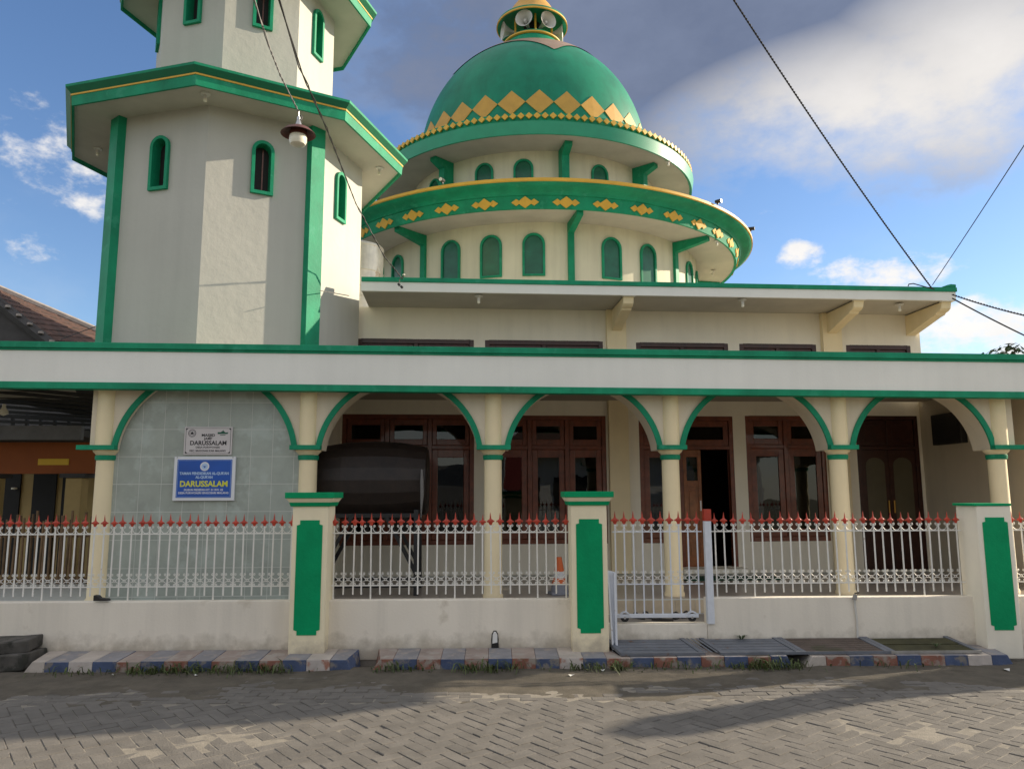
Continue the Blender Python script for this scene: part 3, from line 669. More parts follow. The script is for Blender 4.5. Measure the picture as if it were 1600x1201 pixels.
def window(x0, x1, z0, z1, ncol, transom, ma='wood', lower=True, name='window'):
    w = MB(); f = .07; y0, y1 = .0, .11
    w.box(x0, x0+f, y0, y1, z0, z1); w.box(x1-f, x1, y0, y1, z0, z1); w.box(x0+f, x1-f, y0, y1, z1-f, z1); w.box(x0+f, x1-f, y0, y1, z0, z0+f)
    cw = (x1-x0-f)/ncol
    for i in range(1, ncol): w.box(x0+i*cw, x0+i*cw+f, y0+.002, y1, z0+f, z1-f)
    fr = w.build(name, ma, ha, bevel=.006)
    if transom:
        for i in range(ncol): MB().box(x0+f+i*cw+.0005, x0+(i+1)*cw-.0005, y0+.001, y1-.002, transom, transom+.06).build('transom', ma, fr, bevel=.006)
    for i in range(ncol):
        a, b = x0+f+i*cw, x0+(i+1)*cw
        rows = [(z0+f, transom or z1-f, .095, .13)]+([(transom+.06, z1-f, .075, .10)] if transom else [])
        for (p, q, m1, m2) in rows:
            s = MB(); s.box(a+.004, a+m1, .018, .062, p+.004, q-.004); s.box(b-m1, b-.004, .018, .062, p+.004, q-.004)
            s.box(a+m1, b-m1, .018, .062, p+.004, p+m2); s.box(a+m1, b-m1, .018, .062, q-m2, q-.004)
            s.build('sash', ma, fr, bevel=.008)
            MB().box(a+m1-.005, b-m1+.005, .036, .041, p+m2-.005, q-m2+.005).build('pane', 'glass', fr)
    return fr
window(*OPEN[0], 3, 2.28, 'wood'); window(*OPEN[1], 3, 2.28); window(2.78,3.418,.80,2.82, 1, 2.28); window(*OPEN[4], 2, 2.30)
for c in CLER: window(*c, 2, None, 'wood_dark')
# open doorway: frame with fanlight, one leaf swung back
df = MB(); df.box(3.422, 3.49, 0, .11, .42, 2.82); df.box(4.27, 4.34, 0, .11, .42, 2.82); df.box(3.49, 4.27, 0, .11, 2.75, 2.82); df.box(3.49, 4.27, .001, .109, 2.28, 2.34)
dfo = df.build('door_frame', 'wood', ha, bevel=.006)
sa = MB(); sa.box(3.495, 3.58, .02, .06, 2.345, 2.745); sa.box(4.18, 4.265, .02, .06, 2.345, 2.745); sa.box(3.58, 4.18, .02, .06, 2.345, 2.44); sa.box(3.58, 4.18, .02, .06, 2.65, 2.745); sa.build('fanlight', 'wood', dfo, bevel=.006)
MB().box(3.575, 4.185, .037, .042, 2.435, 2.655).build('pane', 'glass', dfo)
lf = MB(); lf.box(3.495, 3.55, .015, .055, .425, 2.275); lf.box(3.73, 3.79, .015, .055, .425, 2.275)
for a, b in ((.425,.55), (.86,.98), (1.68,1.78), (2.16,2.275)): lf.box(3.55, 3.73, .016, .054, a, b)
lfo = lf.build('door_leaf', 'wood_door', ha, bevel=.006)
MB().box(3.55, 3.73, .026, .044, .55, .86).build('panel', 'wood_door', lfo); MB().box(3.58, 3.70, .014, .0255, .60, .81).build('raised_panel', 'wood_door', lfo, bevel=.008)
MB().box(3.55, 3.73, .026, .044, .98, 1.68).build('panel', 'wood_door', lfo); MB().box(3.58, 3.70, .014, .0255, 1.03, 1.63).build('raised_panel', 'wood_door', lfo, bevel=.008)
MB().box(3.548, 3.732, .034, .039, 1.778, 2.162).build('pane', 'glass', lfo); MB().box(3.748, 3.772, .0, .014, 1.30, 1.46).build('handle', 'steel', lfo)
MB().box(3.36, 4.40, -.28, -.0005, .341, .415).build('door_step', 'cream', ha, bevel=.006)
# closed double door at right with arched frosted panels
dd = MB(); dd.box(6.42, 6.49, 0, .11, .34, 2.84); dd.box(7.43, 7.50, 0, .11, .34, 2.84); dd.box(6.49, 7.43, 0, .11, 2.77, 2.84); dd.box(6.49, 7.43, .001, .109, 2.28, 2.34)
ddo = dd.build('door_frame', 'wood_dark', ha, bevel=.006)
for a, b in ((6.49, 6.96), (6.96, 7.43)):
    MB().box(a+.003, b-.003, .02, .06, 2.343, 2.767).build('transom_panel', 'wood_dark', ddo, bevel=.006)
    MB().box(a+.09, b-.09, .012, .0195, 2.42, 2.69).build('raised_panel', 'wood_dark', ddo, bevel=.006)
    lo = MB().box(a+.003, b-.003, .018, .058, .345, 2.275).build('door_leaf', 'wood_dark', ddo)
    cx = (a+b)/2; hw = (b-a)/2-.075; arc = [(cx-hw*math.cos(math.pi*k/14), 2.02+.13*math.sin(math.pi*k/14)) for k in range(15)]
    MB().prism([(cx-hw, 1.10)]+arc+[(cx+hw, 1.10)], .013, .0175).build('arched_pane', 'frost_glass', lo)
    MB().box(a+.08, b-.08, .008, .0175, .48, .95).build('raised_panel', 'wood_dark', lo, bevel=.008)
    MB().tube([(cx+(.19 if cx < 6.96 else -.19), .005, 1.25), (cx+(.19 if cx < 6.96 else -.19), .0, 1.45)], .012, 6).build('handle', 'gold_pale', lo)

# ------------------------------------------------------------------ domed drum on the hall roof
DK = 1.176; DC = Vector((1.52*DK, 17.0*DK, 0)); DZ0 = lambda z: 1.6+(z-1.6)*DK
dm = thing('dome_tower', 'two tiered round drum with broad green rings and big green dome', 'dome', (DC.x, DC.y, DZ0(4.62))); dm.scale = (DK, DK, DK)
D0 = -4.62                                                            # heights below are measured from the road
def dl(prof, n, name, ma, parent=dm, smooth=True): return MB().lathe([(r, z+D0) for r, z in prof], n, ).build(name, ma, parent, smooth=smooth)
RL, RU = 3.62, 2.76
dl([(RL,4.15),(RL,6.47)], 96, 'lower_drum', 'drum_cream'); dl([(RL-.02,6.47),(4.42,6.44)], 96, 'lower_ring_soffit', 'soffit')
dl([(4.40,6.43),(4.425,6.405),(4.45,6.41),(4.505,6.62)], 120, 'lower_ring_band', 'green'); dl([(4.505,6.6205),(4.53,6.625),(4.545,6.655),(4.60,6.69),(4.68,6.715),(4.76,6.745),(4.775,6.765)], 120, 'lower_ring_cornice', 'green')
dl([(4.776,6.7655),(4.80,6.775),(4.80,6.822),(4.70,6.85)], 120, 'lower_ring_gold_rim', 'gold'); dl([(4.70,6.849),(RU,6.90)], 96, 'lower_ring_roof', 'concrete')
dl([(RU,6.88),(RU,8.24)], 96, 'upper_drum', 'drum_cream'); dl([(RU-.02,8.24),(3.55,8.22)], 96, 'upper_ring_soffit', 'soffit')
dl([(3.53,8.215),(3.56,8.185),(3.585,8.19),(3.625,8.43),(3.60,8.44)], 120, 'upper_ring_band', 'green_light'); dl([(3.60,8.4405),(3.56,8.455),(3.55,8.62),(3.45,8.63),(2.5,8.66)], 120, 'upper_ring_curb', 'green')
DR, DH, DZ = 2.66, 3.25, 8.60
def ell(z): return DR*max(0, 1-max(0, (z-DZ)/DH)**2.3)**.46
def zell(r): return DZ+DH*(1-(r/DR)**(1/.46))**(1/2.3)
zs = [8.62+(11.83-8.62)*(1-(1-i/60)**1.6) for i in range(61)]
dl([(ell(z), z) for z in zs], 128, 'dome_shell', 'dome_green')
def arch_poly(hw, h, n=12): return [(-hw,0),(hw,0)]+[(hw*math.cos(math.pi*k/n), h-hw+hw*math.sin(math.pi*k/n)) for k in range(n+1)]
def cyl_poly(poly, ang, rad, z0, th):                                 # polygon (u, v) wrapped on a cylinder as a thin plate
    b = MB(); n = len(poly); a0 = R(ang)
    for r in (rad, rad+th):
        b.v += [(r*math.sin(a0+u/rad), -r*math.cos(a0+u/rad), z0+v) for u, v in poly]
    b.f += [tuple(range(n))[::-1], tuple(range(n, 2*n))]+[(i, (i+1) % n, (i+1) % n+n, i+n) for i in range(n)]; return b
def drum_window(ang, rad, z0, hw, h, par):
    out = arch_poly(hw, h); inn = [(u*.80, .035+v*(h-.075)/h) for u, v in out]; b = MB(); n = len(out); a0 = R(ang)
    for r, P in ((rad-.02, out), (rad+.035, out), (rad+.035, inn), (rad-.06, inn)): b.v += [(r*math.sin(a0+u/rad), -r*math.cos(a0+u/rad), z0+v) for u, v in P]
    for k in range(3): b.f += [(k*n+i, k*n+(i+1) % n, (k+1)*n+(i+1) % n, (k+1)*n+i) for i in range(n)]
    w = b.build('window', 'green', par); cyl_poly(inn, ang, rad+.004, z0, .002).build('pane', 'green_glass', w)
def fin(ang, prof, th, name, ma):                                     # radial plate, prof in (r, z)
    b = MB(); a = R(ang); e = Vector((math.sin(a), -math.cos(a), 0)); s = Vector((math.cos(a), math.sin(a), 0)); n = len(prof)
    for k in (-1, 1): b.v += [tuple(e*r+s*(k*th/2)+Vector((0,0,z+D0))) for r, z in prof]
    b.f += [tuple(range(n)), tuple(range(2*n-1, n-1, -1))]+[(i, i+n, (i+1) % n+n, (i+1) % n) for i in range(n)]
    return b.build(name, ma, dm)
PIL_L = [-130,-85,-40.3,5.6,44.8,92,136,180]; PIL_U = [-135,-88,-42.5,6.9,44.5,88,133,180]
for a in PIL_L: fin(a, [(RL-.03,4.66),(RL+.06,4.66),(RL+.06,6.26),(4.36,6.355),(4.36,6.44),(RL-.03,6.46)], .115, 'bracket', 'green')
for a in PIL_U: fin(a, [(RU-.03,6.86),(RU+.27,6.86),(RU+.27,8.05),(RU+.52,8.15),(RU+.52,8.22),(RU-.03,8.24)], .15, 'bracket', 'green')
for a in (-108,-66,-53,-30.3,-17.5,-5.1,18.2,31.6,56,68,105,118,150,165,-150,-165): drum_window(a, RL, 5.46+D0, .205, .80, dm)
for a in (-110,-68,-53,-25.6,-9,23.6,60,75,105,120,150,-150): drum_window(a, RU, 7.44+D0, .195, .63, dm)
def dia(w, h): return [(0,-h/2),(w/2,0),(0,h/2),(-w/2,0)]
def tilted(poly, ang, rfun, zc, th):                                  # diamond plate lying on a surface of revolution
    b = MB(); a0 = R(ang)
    for t in (0, th):
        for u, v in poly:
            r = rfun(zc+v)+t; aa = a0+u/max(r, .1); b.v.append((r*math.sin(aa), -r*math.cos(aa), zc+v+D0))
    b.f += [(3,2,1,0),(4,5,6,7)]+[(i, (i+1) % 4, (i+1) % 4+4, i+4) for i in range(4)]; return b
rb = lambda z: 4.45+.055*(z-6.41)/.21+.004
for k in range(40):
    a = 2.1+9*k; g0 = tilted(dia(.27,.19), a, rb, 6.512, .020).build('diamond', 'gold', dm)
    for s in (-1, 1): tilted(dia(.17,.110), a+s*1.95, rb, 6.512, .012).build('side_diamond', 'gold', g0)
for k in range(29):
    a = -2.0+k*360/29; tilted([(0,-.275),(.285,0),(0,.275),(-.285,0)], a, lambda z: ell(z)+.004, 9.34, .018).build('diamond', 'gold_pale', dm)
for k in range(150): tilted(dia(.135,.125), 1+2.4*k, lambda z: 3.575, 8.545, .03).build('rim_diamond', 'gold', dm)
# scalloped cap, neck, loudspeaker gallery
cap = MB(); n = 144; rows = 10; v = []
for i in range(rows+1):
    for k in range(n):
        a = 360*k/n; ph = ((a-8) % 72)/72; d = abs(ph-.5)*2            # 1 at a point, 0 between
        re_ = 1.66+.44*(d**2.2); r = .70+(re_-.70)*i/rows; z = zell(r); r += .014; z += .010
        v.append((r*math.sin(R(a)), -r*math.cos(R(a)), z+D0))
cap.add(v, [(i*n+k, i*n+(k+1) % n, (i+1)*n+(k+1) % n, (i+1)*n+k) for i in range(rows) for k in range(n)]); cap.build('scalloped_cap', 'gold_cap', dm, smooth=True)
dl([(r_, z_-.40) for r_, z_ in [(.86,11.95),(.80,12.18),(.74,12.30),(.70,12.42),(.64,12.50)]], 64, 'neck', 'green'); dl([(r_, z_-.40) for r_, z_ in [(.66,12.485),(.70,12.50),(.70,12.53),(.66,12.54)]], 64, 'neck_gold_ring', 'gold')
dl([(r_, z_-.40) for r_, z_ in [(.66,12.5405),(.62,12.60),(.60,12.62),(0,12.62)]], 64, 'gallery_floor', 'green')
dl([(r_, z_-.40) for r_, z_ in [(.20,12.62),(.20,13.18)]], 24, 'gallery_core', 'dark')
for k in range(6):
    a = R(4+60*k); MB().tube([(.50*math.sin(a), -.50*math.cos(a), 12.62+D0-.40), (.50*math.sin(a), -.50*math.cos(a), 13.2+D0-.40)], .025, 8).build('gallery_post', 'gold', dm)
dl([(r_, z_-.40) for r_, z_ in [(.0,13.10),(.74,13.05),(.80,13.0),(.83,12.99)]], 64, 'gallery_ceiling', 'green'); dl([(r_, z_-.40) for r_, z_ in [(.832,12.988),(.855,12.995),(.85,13.03)]], 64, 'gallery_gold_edge', 'gold')
dl([(r_, z_-.40) for r_, z_ in [(.85,13.0305),(.84,13.07),(.80,13.09)]], 64, 'gallery_cornice', 'green'); dl([(r_, z_-.40) for r_, z_ in [(.80,13.0905),(.72,13.14),(.58,13.30),(.46,13.5),(.33,13.68),(.15,13.82),(.05,13.88),(.04,14.2),(0,14.45)]], 64, 'gallery_roof', 'gold_pale')
def horn(ang, label):
    a = R(ang); t = thing('horn_loudspeaker', label, 'loudspeaker', (DC.x+.20*DK*math.sin(a), DC.y-.20*DK*math.cos(a), DZ0(12.43)), a, 'horn loudspeakers in the dome gallery'); t.scale = (DK, DK, DK)
    pr = [(.03,0),(.035,.10),(.06,.20),(.10,.29),(.15,.36),(.20,.40),(.205,.41),(.195,.405),(.13,.33),(.06,.22)]
    b = MB(); m_ = 20
    for r, y in pr: b.v += [(r*math.cos(2*math.pi*k/m_), -y-.12, r*math.sin(2*math.pi*k/m_)) for k in range(m_)]
    b.f += [(i*m_+k, i*m_+(k+1) % m_, (i+1)*m_+(k+1) % m_, (i+1)*m_+k) for i in range(len(pr)-1) for k in range(m_)]
    b.build('bell', 'horn', t, smooth=True); MB().tube([(0,-.22,0),(0,-.44,0)], [.045,.03], 10).build('phase_plug', 'horn', t, smooth=True)
    MB().tube([(0,.02,0),(0,-.14,0)], .07, 12).build('driver', 'black', t)
horn(-20, 'white horn loudspeaker facing left of front, in the dome gallery'); horn(27, 'white horn loudspeaker facing right of front, in the dome gallery')
horn(-78, 'white horn loudspeaker seen edge on at the left of the dome gallery'); horn(80, 'white horn loudspeaker seen edge on at the right of the dome gallery')
def spot(ang, label):
    a = R(ang); t = thing('spotlight', label, 'spotlight', (DC.x+4.80*DK*math.sin(a), DC.y-4.80*DK*math.cos(a), DZ0(6.845)), a, 'spotlights on the lower ring')
    MB().box(-.01,.01,-.02,.02,0,.05).build('bracket', 'iron_black', t); MB().tube([(0,.05,.075),(0,-.09,.06)], [.035,.045], 10).build('housing', 'iron_black', t)
    MB().tube([(0,-.091,.06),(0,-.094,.06)], .038, 10).build('lens', 'globe', t)
spot(-24, 'small black spotlight on the gold rim left of the dome centre'); spot(40, 'small black spotlight on the gold rim under the right of the upper ring'); spot(62, 'small black spotlight at the right end of the gold rim')

# ------------------------------------------------------------------ minaret
MC = (-3.6, 11.84); mn = thing('minaret', 'octagonal cream minaret with green eaves rising behind the porch roof at left', 'minaret', (MC[0], MC[1], 0))
ANG = [-86.5+45*k for k in range(8)]
AP = math.cos(R(22.5))
def mw(ang, rwall, along, h):                                          # point on the face whose normal is ang
    a = R(ang); e = Vector((math.cos(a), math.sin(a), 0)); s = Vector((-math.sin(a), math.cos(a), 0)); return e*(rwall*AP), e, s
def tier_wall(r, z0, z1, wins, wz, wh, whw):
    for k in range(8):
        fa = -64+45*k; a = R(fa); e = Vector((math.cos(a), math.sin(a), 0)); s = Vector((-math.sin(a), math.cos(a), 0)); c = e*(r*AP); hl = r*math.sin(R(22.5))
        b = MB(); P = lambda u, z, d=0.0: tuple(c+s*u-e*d+Vector((0,0,z)))
        if k in wins:
            hw = whw; n = 10; arc = [(hw*math.cos(math.pi*q/n), wz+wh-hw+hw*math.sin(math.pi*q/n)) for q in range(n+1)]
            b.add([P(-hl,z0),P(hl,z0),P(hl,wz),P(-hl,wz)], [(0,1,2,3)]); ztop = wz+wh+.02
            b.add([P(-hl,ztop),P(hl,ztop),P(hl,z1),P(-hl,z1)], [(0,1,2,3)]); b.add([P(hw,wz),P(hl,wz),P(hl,ztop),P(hw,ztop)], [(0,1,2,3)]); b.add([P(-hl,wz),P(-hw,wz),P(-hw,ztop),P(-hl,ztop)], [(0,1,2,3)])
            for q in range(n):
                (u0_, z0_), (u1_, z1_) = arc[q], arc[q+1]; b.add([P(u1_,z1_),P(u0_,z0_),P(u0_,ztop),P(u1_,ztop)], [(0,1,2,3)])
        else: b.add([P(-hl,z0),P(hl,z0),P(hl,z1),P(-hl,z1)], [(0,1,2,3)])
        b.build('wall_face', 'tower_wall', mn)
        if k in wins:
            out = [(-hw-.045, wz-.045), (hw+.045, wz-.045)]+[((hw+.045)*math.cos(math.pi*q/n), wz+wh-hw+(hw+.045)*math.sin(math.pi*q/n)) for q in range(n+1)]
            inn = [(-hw, wz), (hw, wz)]+[(hw*math.cos(math.pi*q/n), wz+wh-hw+hw*math.sin(math.pi*q/n)) for q in range(n+1)]
            f = MB(); m_ = len(out)
            for P_, d in ((out, .0), (out, -.045), (inn, -.045), (inn, .16)): f.v += [P(u, z, d) for u, z in P_]
            for q in range(3): f.f += [(q*m_+i, q*m_+(i+1) % m_, (q+1)*m_+(i+1) % m_, (q+1)*m_+i) for i in range(m_)]
            w = f.build('window', 'green', mn)
            pb = MB(); pb.v += [P(u, z, .12) for u, z in inn]; pb.f.append(tuple(range(m_))); pb.build('pane', 'dark', w)
            MB().add([P(.01,wz,.10),P(.03,wz,.10),P(.03,wz+wh-.03,.10),P(.01,wz+wh-.03,.10)], [(0,1,2,3)]).build('mullion', 'wood', w)
tier_wall(1.9, 3.1, 6.80, (0,1,2,7,4,6), 5.70, .68, .105)
tier_wall(1.385, 6.9, 9.42, (0,1,2,7,4,6), 8.42, .72, .098)
def eave(rb_, zb, s=1.0, rw=1.9):
    MB().poly_lathe([(rw-.05,zb+.06),(rb_-.035,zb+.06)], ANG).build('soffit', 'soffit', mn)
    MB().poly_lathe([(rb_-.035,zb+.062),(rb_-.03,zb),(rb_,zb),(rb_+.012,zb+.135)], ANG).build('eave_band', 'green', mn)
    MB().poly_lathe([(rb_+.0125,zb+.1355),(rb_+.022,zb+.136),(rb_+.022,zb+.158),(rb_+.012,zb+.1585)], ANG).build('gold_line', 'gold', mn)
    MB().poly_lathe([(rb_+.0125,zb+.159),(rb_+.09,zb+.228)], ANG).build('eave_cove', 'green_dark', mn)
    MB().poly_lathe([(rb_+.0905,zb+.2285),(rb_+.095,zb+.262),(rb_+.05,zb+.272),(0.2,zb+.33)], ANG).build('eave_top', 'green', mn)
mat('green_dark', (0.008, 0.16, 0.08), 0.45, 0.10, 3.0, 0.1, 50)
eave(2.53, 6.72); eave(1.98, 9.28, rw=1.385)
for k in (7, 1, 3, 5):
    a = R(ANG[k]); e = Vector((math.cos(a), math.sin(a), 0)); s = Vector((-math.sin(a), math.cos(a), 0)); b = MB()
    v = [e*d+s*u for d, u in ((1.72,-.115),(1.965,-.115),(1.965,.115),(1.72,.115))]
    b.add([tuple(p+Vector((0,0,z))) for z in (3.1, 6.778) for p in v], [(0,1,5,4),(1,2,6,5),(2,3,7,6),(3,0,4,7),(4,5,6,7)]); b.build('corner_pilaster', 'green', mn)
# cables clipped along the front of the wall
def eave_lamp(loc, label):
    t = thing('eave_lamp', label, 'lamp', loc, 0, 'small lamps under the eaves')
    MB().lathe([(.005,0),(.065,-.004),(.06,-.02),(.025,-.03),(.022,-.075)], 12).build('holder', 'pvc', t); MB().lathe([(.0,-.125),(.018,-.12),(.026,-.10),(.022,-.0755)], 10).build('bulb', 'globe', t, smooth=True)
for (p, Y, z, l) in (((321,146),9.7,6.78,'small lamp under the front corner of the lower minaret eave'), ((153,232),11.0,6.78,'small lamp under the left of the lower minaret eave'), ((593,262),11.9,6.78,'small lamp under the right corner of the lower minaret eave'),
                     ((748,462),11.6,4.54,'small lamp under the hall eave left of the first corbel'), ((1160,468),11.6,4.54,'small lamp under the hall eave between the corbels'), ((1405,475),11.6,4.54,'small lamp under the hall eave near its right end'),
                     ((1120,376),15.0,DZ0(6.43),'small lamp under the lower dome ring, upper of the two at right'), ((1113,424),17.5,DZ0(6.42),'small lamp under the lower dome ring, lower of the two at right'), ((1044,252),15.5,DZ0(8.20),'small lamp under the upper dome ring at right')):
    d = at(p[0], p[1], Y) - Vector((0,0,1.6)); q = Vector((0,0,1.6))+d*((z-1.6)/d.z); eave_lamp(q, l)

# water tank on the hall roof beside the minaret
wt = thing('water_tank', 'weathered steel water tank on the roof between minaret and dome', 'tank', (-2.02, 14.2, 4.66))
MB().lathe([(.0,0),(.43,0),(.43,1.52),(.40,1.55),(.10,1.66),(0,1.67)], 40).build('shell', 'tank', wt, smooth=True)
for z in (.02, .5, 1.0, 1.48): MB().lathe([(.431,z),(.440,z+.012),(.431,z+.024)], 40).build('rib', 'tank', wt, smooth=True)

# ------------------------------------------------------------------ things on the porch and along the fence
dr = thing('mosque_drum', 'large dark drum lying on a black stand on the porch, left of the round column', 'drum', (-1.22, 10.25, FLOOR))
pr = [(.0,-.72),(.40,-.72),(.44,-.70),(.455,-.62),(.50,-.35),(.515,0),(.50,.35),(.455,.62),(.44,.70),(.40,.72),(0,.72)]
b = MB(); m_ = 20
for r, x in pr: b.v += [(x, r*math.cos(2*math.pi*k/m_), 1.42+r*math.sin(2*math.pi*k/m_)) for k in range(m_)]
b.f += [(i*m_+k, i*m_+(k+1) % m_, (i+1)*m_+(k+1) % m_, (i+1)*m_+k) for i in range(len(pr)-1) for k in range(m_)]
b.build('barrel', 'drum_cloth', dr)
for x in (-.60, .60):
    for y in (-.40, .40): MB().bar((x, y, 0), (x*.98, y*.9, 1.05), .055).build('leg', 'iron_black', dr)
    MB().bar((x, -.40, .12), (x, .40, .12), .04).build('cross_rail', 'iron_black', dr); MB().bar((x, -.37, 1.02), (x, .37, 1.02), .05).build('cross_rail', 'iron_black', dr)
for y in (-.40, .40):
    MB().bar((-.60, y, .12), (.60, y, .12), .04).build('long_rail', 'iron_black', dr); MB().bar((-.60, y*.9, .98), (.60, y*.9, .98), .05).build('long_rail', 'iron_black', dr)
    for s in (-1, 1): MB().bar((s*.59, y*.98, .28), (s*.22, y*.91, .96), .045).build('brace', 'iron_black', dr)
rp_ = [(.66,-.50,1.1),(.665,-.52,.95),(.67,-.53,.80),(.665,-.54,.66),(.66,-.53,.50)]
MB().tube([Vector(p)+Vector((0,0,.45)) for p in rp_], [.012,.022,.024,.014,.005], 8).build('tied_cover_end', 'cable_grey', dr)
cn = thing('traffic_cone', 'orange traffic cone on the porch floor left of the middle pier', 'cone', (1.17, 9.82, FLOOR), R(8))
MB().box(-.13,.13,-.13,.13,0,.03).build('foot', 'cone_grey', cn, bevel=.01); MB().lathe([(.115,.031),(.095,.13)], 20).build('lower_band', 'cone_grey', cn); 
MB().lathe([(.0945,.131),(.078,.20)], 20).build('orange_band', 'cone_orange', cn); MB().lathe([(.0775,.201),(.062,.28)], 20).build('white_band', 'cone_white', cn); MB().lathe([(.0615,.281),(.034,.44),(.03,.455),(0,.456)], 20).build('top', 'cone_orange', cn)
mt_ = thing('door_mat', 'dark green mat lying on the porch floor in front of the open door', 'mat', (3.86, 11.35, FLOOR+.001), R(1))
MB().box(-.72, .72, -.24, .24, 0, .018).build('pile', 'mat_green', mt_, bevel=.006)
def sandal(x, y, rz, label):
    t = thing('sandal', label, 'sandal', (x, y, .161), rz, 'sandals left in the yard behind the gate')
    out = [(.04*math.cos(a)*(1+.18*math.sin(a)), .125*math.sin(a)) for a in [2*math.pi*k/14 for k in range(14)]]
    MB().prism(out, 0, .022, 'xy').build('sole', 'rubber', t)
    MB().tube([(-.042,.02,.015),(-.025,.035,.05),(0,.045,.06),(.025,.035,.05),(.042,.02,.015)], .010, 6).build('strap', 'rubber', t)
sandal(1.98, 9.05, .5, 'dark sandal at the far left behind the gate bars'); sandal(2.10, 9.10, .2, 'dark sandal next to the far left one behind the gate bars')
sandal(2.42, 9.02, -.3, 'dark sandal near the middle behind the gate bars'); sandal(2.55, 9.08, -.6, 'dark sandal right of the middle behind the gate bars'); sandal(2.22, 8.85, 1.2, 'dark sandal nearest the gate, turned sideways')
ds = fthing(FE, 'drain_spout', 'white drain spout with a black mouth at the foot of the middle wall', 'drain', .28, .05)
MB().prism([(-.032,.135),(.032,.135),(.036,.20),(.03,.255),(.012,.285),(-.012,.285),(-.03,.255),(-.036,.20)], -.004, .0).build('dark_rim', 'dark', ds)
MB().prism([(-.024,.165),(.024,.175),(.024,.245),(.008,.276),(-.010,.276),(-.022,.245)], -.018, -.0045).build('pipe_end', 'paper', ds, bevel=.004); MB().box(-.034,.036,-.022,-.0045,.128,.168).build('mouth', 'dark', ds)
tp = fthing(FE, 'tap_pipe', 'thin white water pipe with a worn valve on the right wall', 'pipe', 3.80, .038)
MB().tube([(0,0,.19),(.004,0,.35),(-.006,0,.50),(-.006,0,.60)], .010, 8).build('pipe', 'pvc', tp, smooth=True); MB().tube([(-.012,-.012,.555),(-.002,-.014,.605)], [.024,.018], 10).build('valve', 'concrete', tp); MB().bar((-.012,-.02,.615), (.028,-.02,.622), .010).build('handle', 'iron_black', tp)
rk = fthing(FE, 'debris', 'small black lump lying on the wall top by the left column', 'debris', -3.50, .04, .587)
MB().prism([(-.06,0),(.09,0),(.07,.02),(.0,.028),(-.02,.05),(-.06,.055)], -.02, .04).build('lump', 'black', rk, bevel=.006)
def slab(label, loc, rz, L, W_, H, tilt):
    q = random.Random(int(L*1000)); bm = bmesh.new(); bmesh.ops.create_cube(bm, size=1)
    bmesh.ops.subdivide_edges(bm, edges=bm.edges, cuts=5, use_grid_fill=True)
    from mathutils import noise
    for v in bm.verts:
        v.co = Vector((v.co.x*L, v.co.y*W_, v.co.z*H)); v.co += .013*Vector((noise.noise(v.co*6), noise.noise(v.co*6+Vector((9,0,0))), noise.noise(v.co*6+Vector((0,9,0)))))
    me = bpy.data.meshes.new('concrete_slab'); bm.to_mesh(me); bm.free(); me.materials.append(M['slab']); o = bpy.data.objects.new('concrete_slab', me); col.objects.link(o)
    for p in me.polygons: p.use_smooth = True
    try: me.set_sharp_from_angle(angle=R(50))
    except Exception: pass
    bv = o.modifiers.new('b', 'BEVEL'); bv.width = .012; bv.segments = 2; bv.limit_method = 'ANGLE'
    o.location = loc; o.rotation_euler = (tilt, R(-3), rz); tag(o, label, 'slab', 'broken concrete slabs by the kerb')
p1 = at(20, 1027, 7.66); slab('dark broken concrete slab, lower of the two stacked left of the kerb', (p1.x-.20, 7.66, .075), R(-6), .85, .36, .14, 0)
slab('dark broken concrete slab, upper of the two stacked left of the kerb', (p1.x-.22, 7.68, .205), R(4), .80, .34, .105, R(2))

# weeds along the kerb
def weeds():
    b = MB(); q = random.Random(3)
    cl = [(-2.95,.5,60),(-2.2,.6,190),(-2.75,.25,90),(-1.75,.3,60),(-.5,.3,50),(.28,.28,110),(.05,.12,50),(-.72,.1,20),(1.1,.25,60),(2.0,.9,90),(2.75,.22,140),(3.0,.12,40),(-3.5,.3,25),(3.9,.5,30),(1.4,.1,40)]
    for cx, sp, n in cl:
        for _ in range(n):
            x = cx+q.gauss(0, sp*.55); y = -.36-abs(q.gauss(0, .07)); h = q.uniform(.025, .11)*q.uniform(.6,1.1)*(1.25 if n > 100 else 1); a = q.uniform(0, 6.28); l = q.uniform(.3, 1.5)*h; w = q.uniform(.003, .008)
            d = Vector((math.cos(a), math.sin(a), 0)); s = Vector((-d.y, d.x, 0))*w; base = Vector((x, y, .012)); mid = base+d*l*.4+Vector((0,0,h*.7)); tip = base+d*l+Vector((0,0,h*.85))
            b.add([base-s*.6, base+s*.6, mid+s, mid-s, tip], [(0,1,2,3),(3,2,4)])
            if q.random() < .5:
                c = mid; r = q.uniform(.006, .014)
                b.add([c-d*r, c+s.normalized()*r*.6, c+d*r+Vector((0,0,r*.4)), c-s.normalized()*r*.6], [(0,1,2,3)])
    o = b.build('weeds', 'weed', loc=FE.p(0)); o.rotation_euler.z = FE.a; tag(o, 'weeds and grass tufts growing along the foot of the kerb', kind='stuff')
weeds()
def weed_plant(x, y, z, label, n=9, h=.06):
    q = random.Random(int(x*100)); b = MB()
    for k in range(n):
        a = 2*math.pi*k/n+q.uniform(-.3,.3); d = Vector((math.cos(a), math.sin(a), 0)); s = Vector((-d.y, d.x, 0))*.007; l = h*q.uniform(.7,1.2)
        p0, p1, p2 = Vector((0,0,0)), d*l*.5+Vector((0,0,l*.6)), d*l+Vector((0,0,l*.65))
        b.add([p0-s*.3, p0+s*.3, p1+s, p1-s, p2], [(0,1,2,3),(3,2,4)])
    o = b.build('weed_plant', 'leaf', loc=FE.p(x, y, z)); tag(o, label, 'plant')
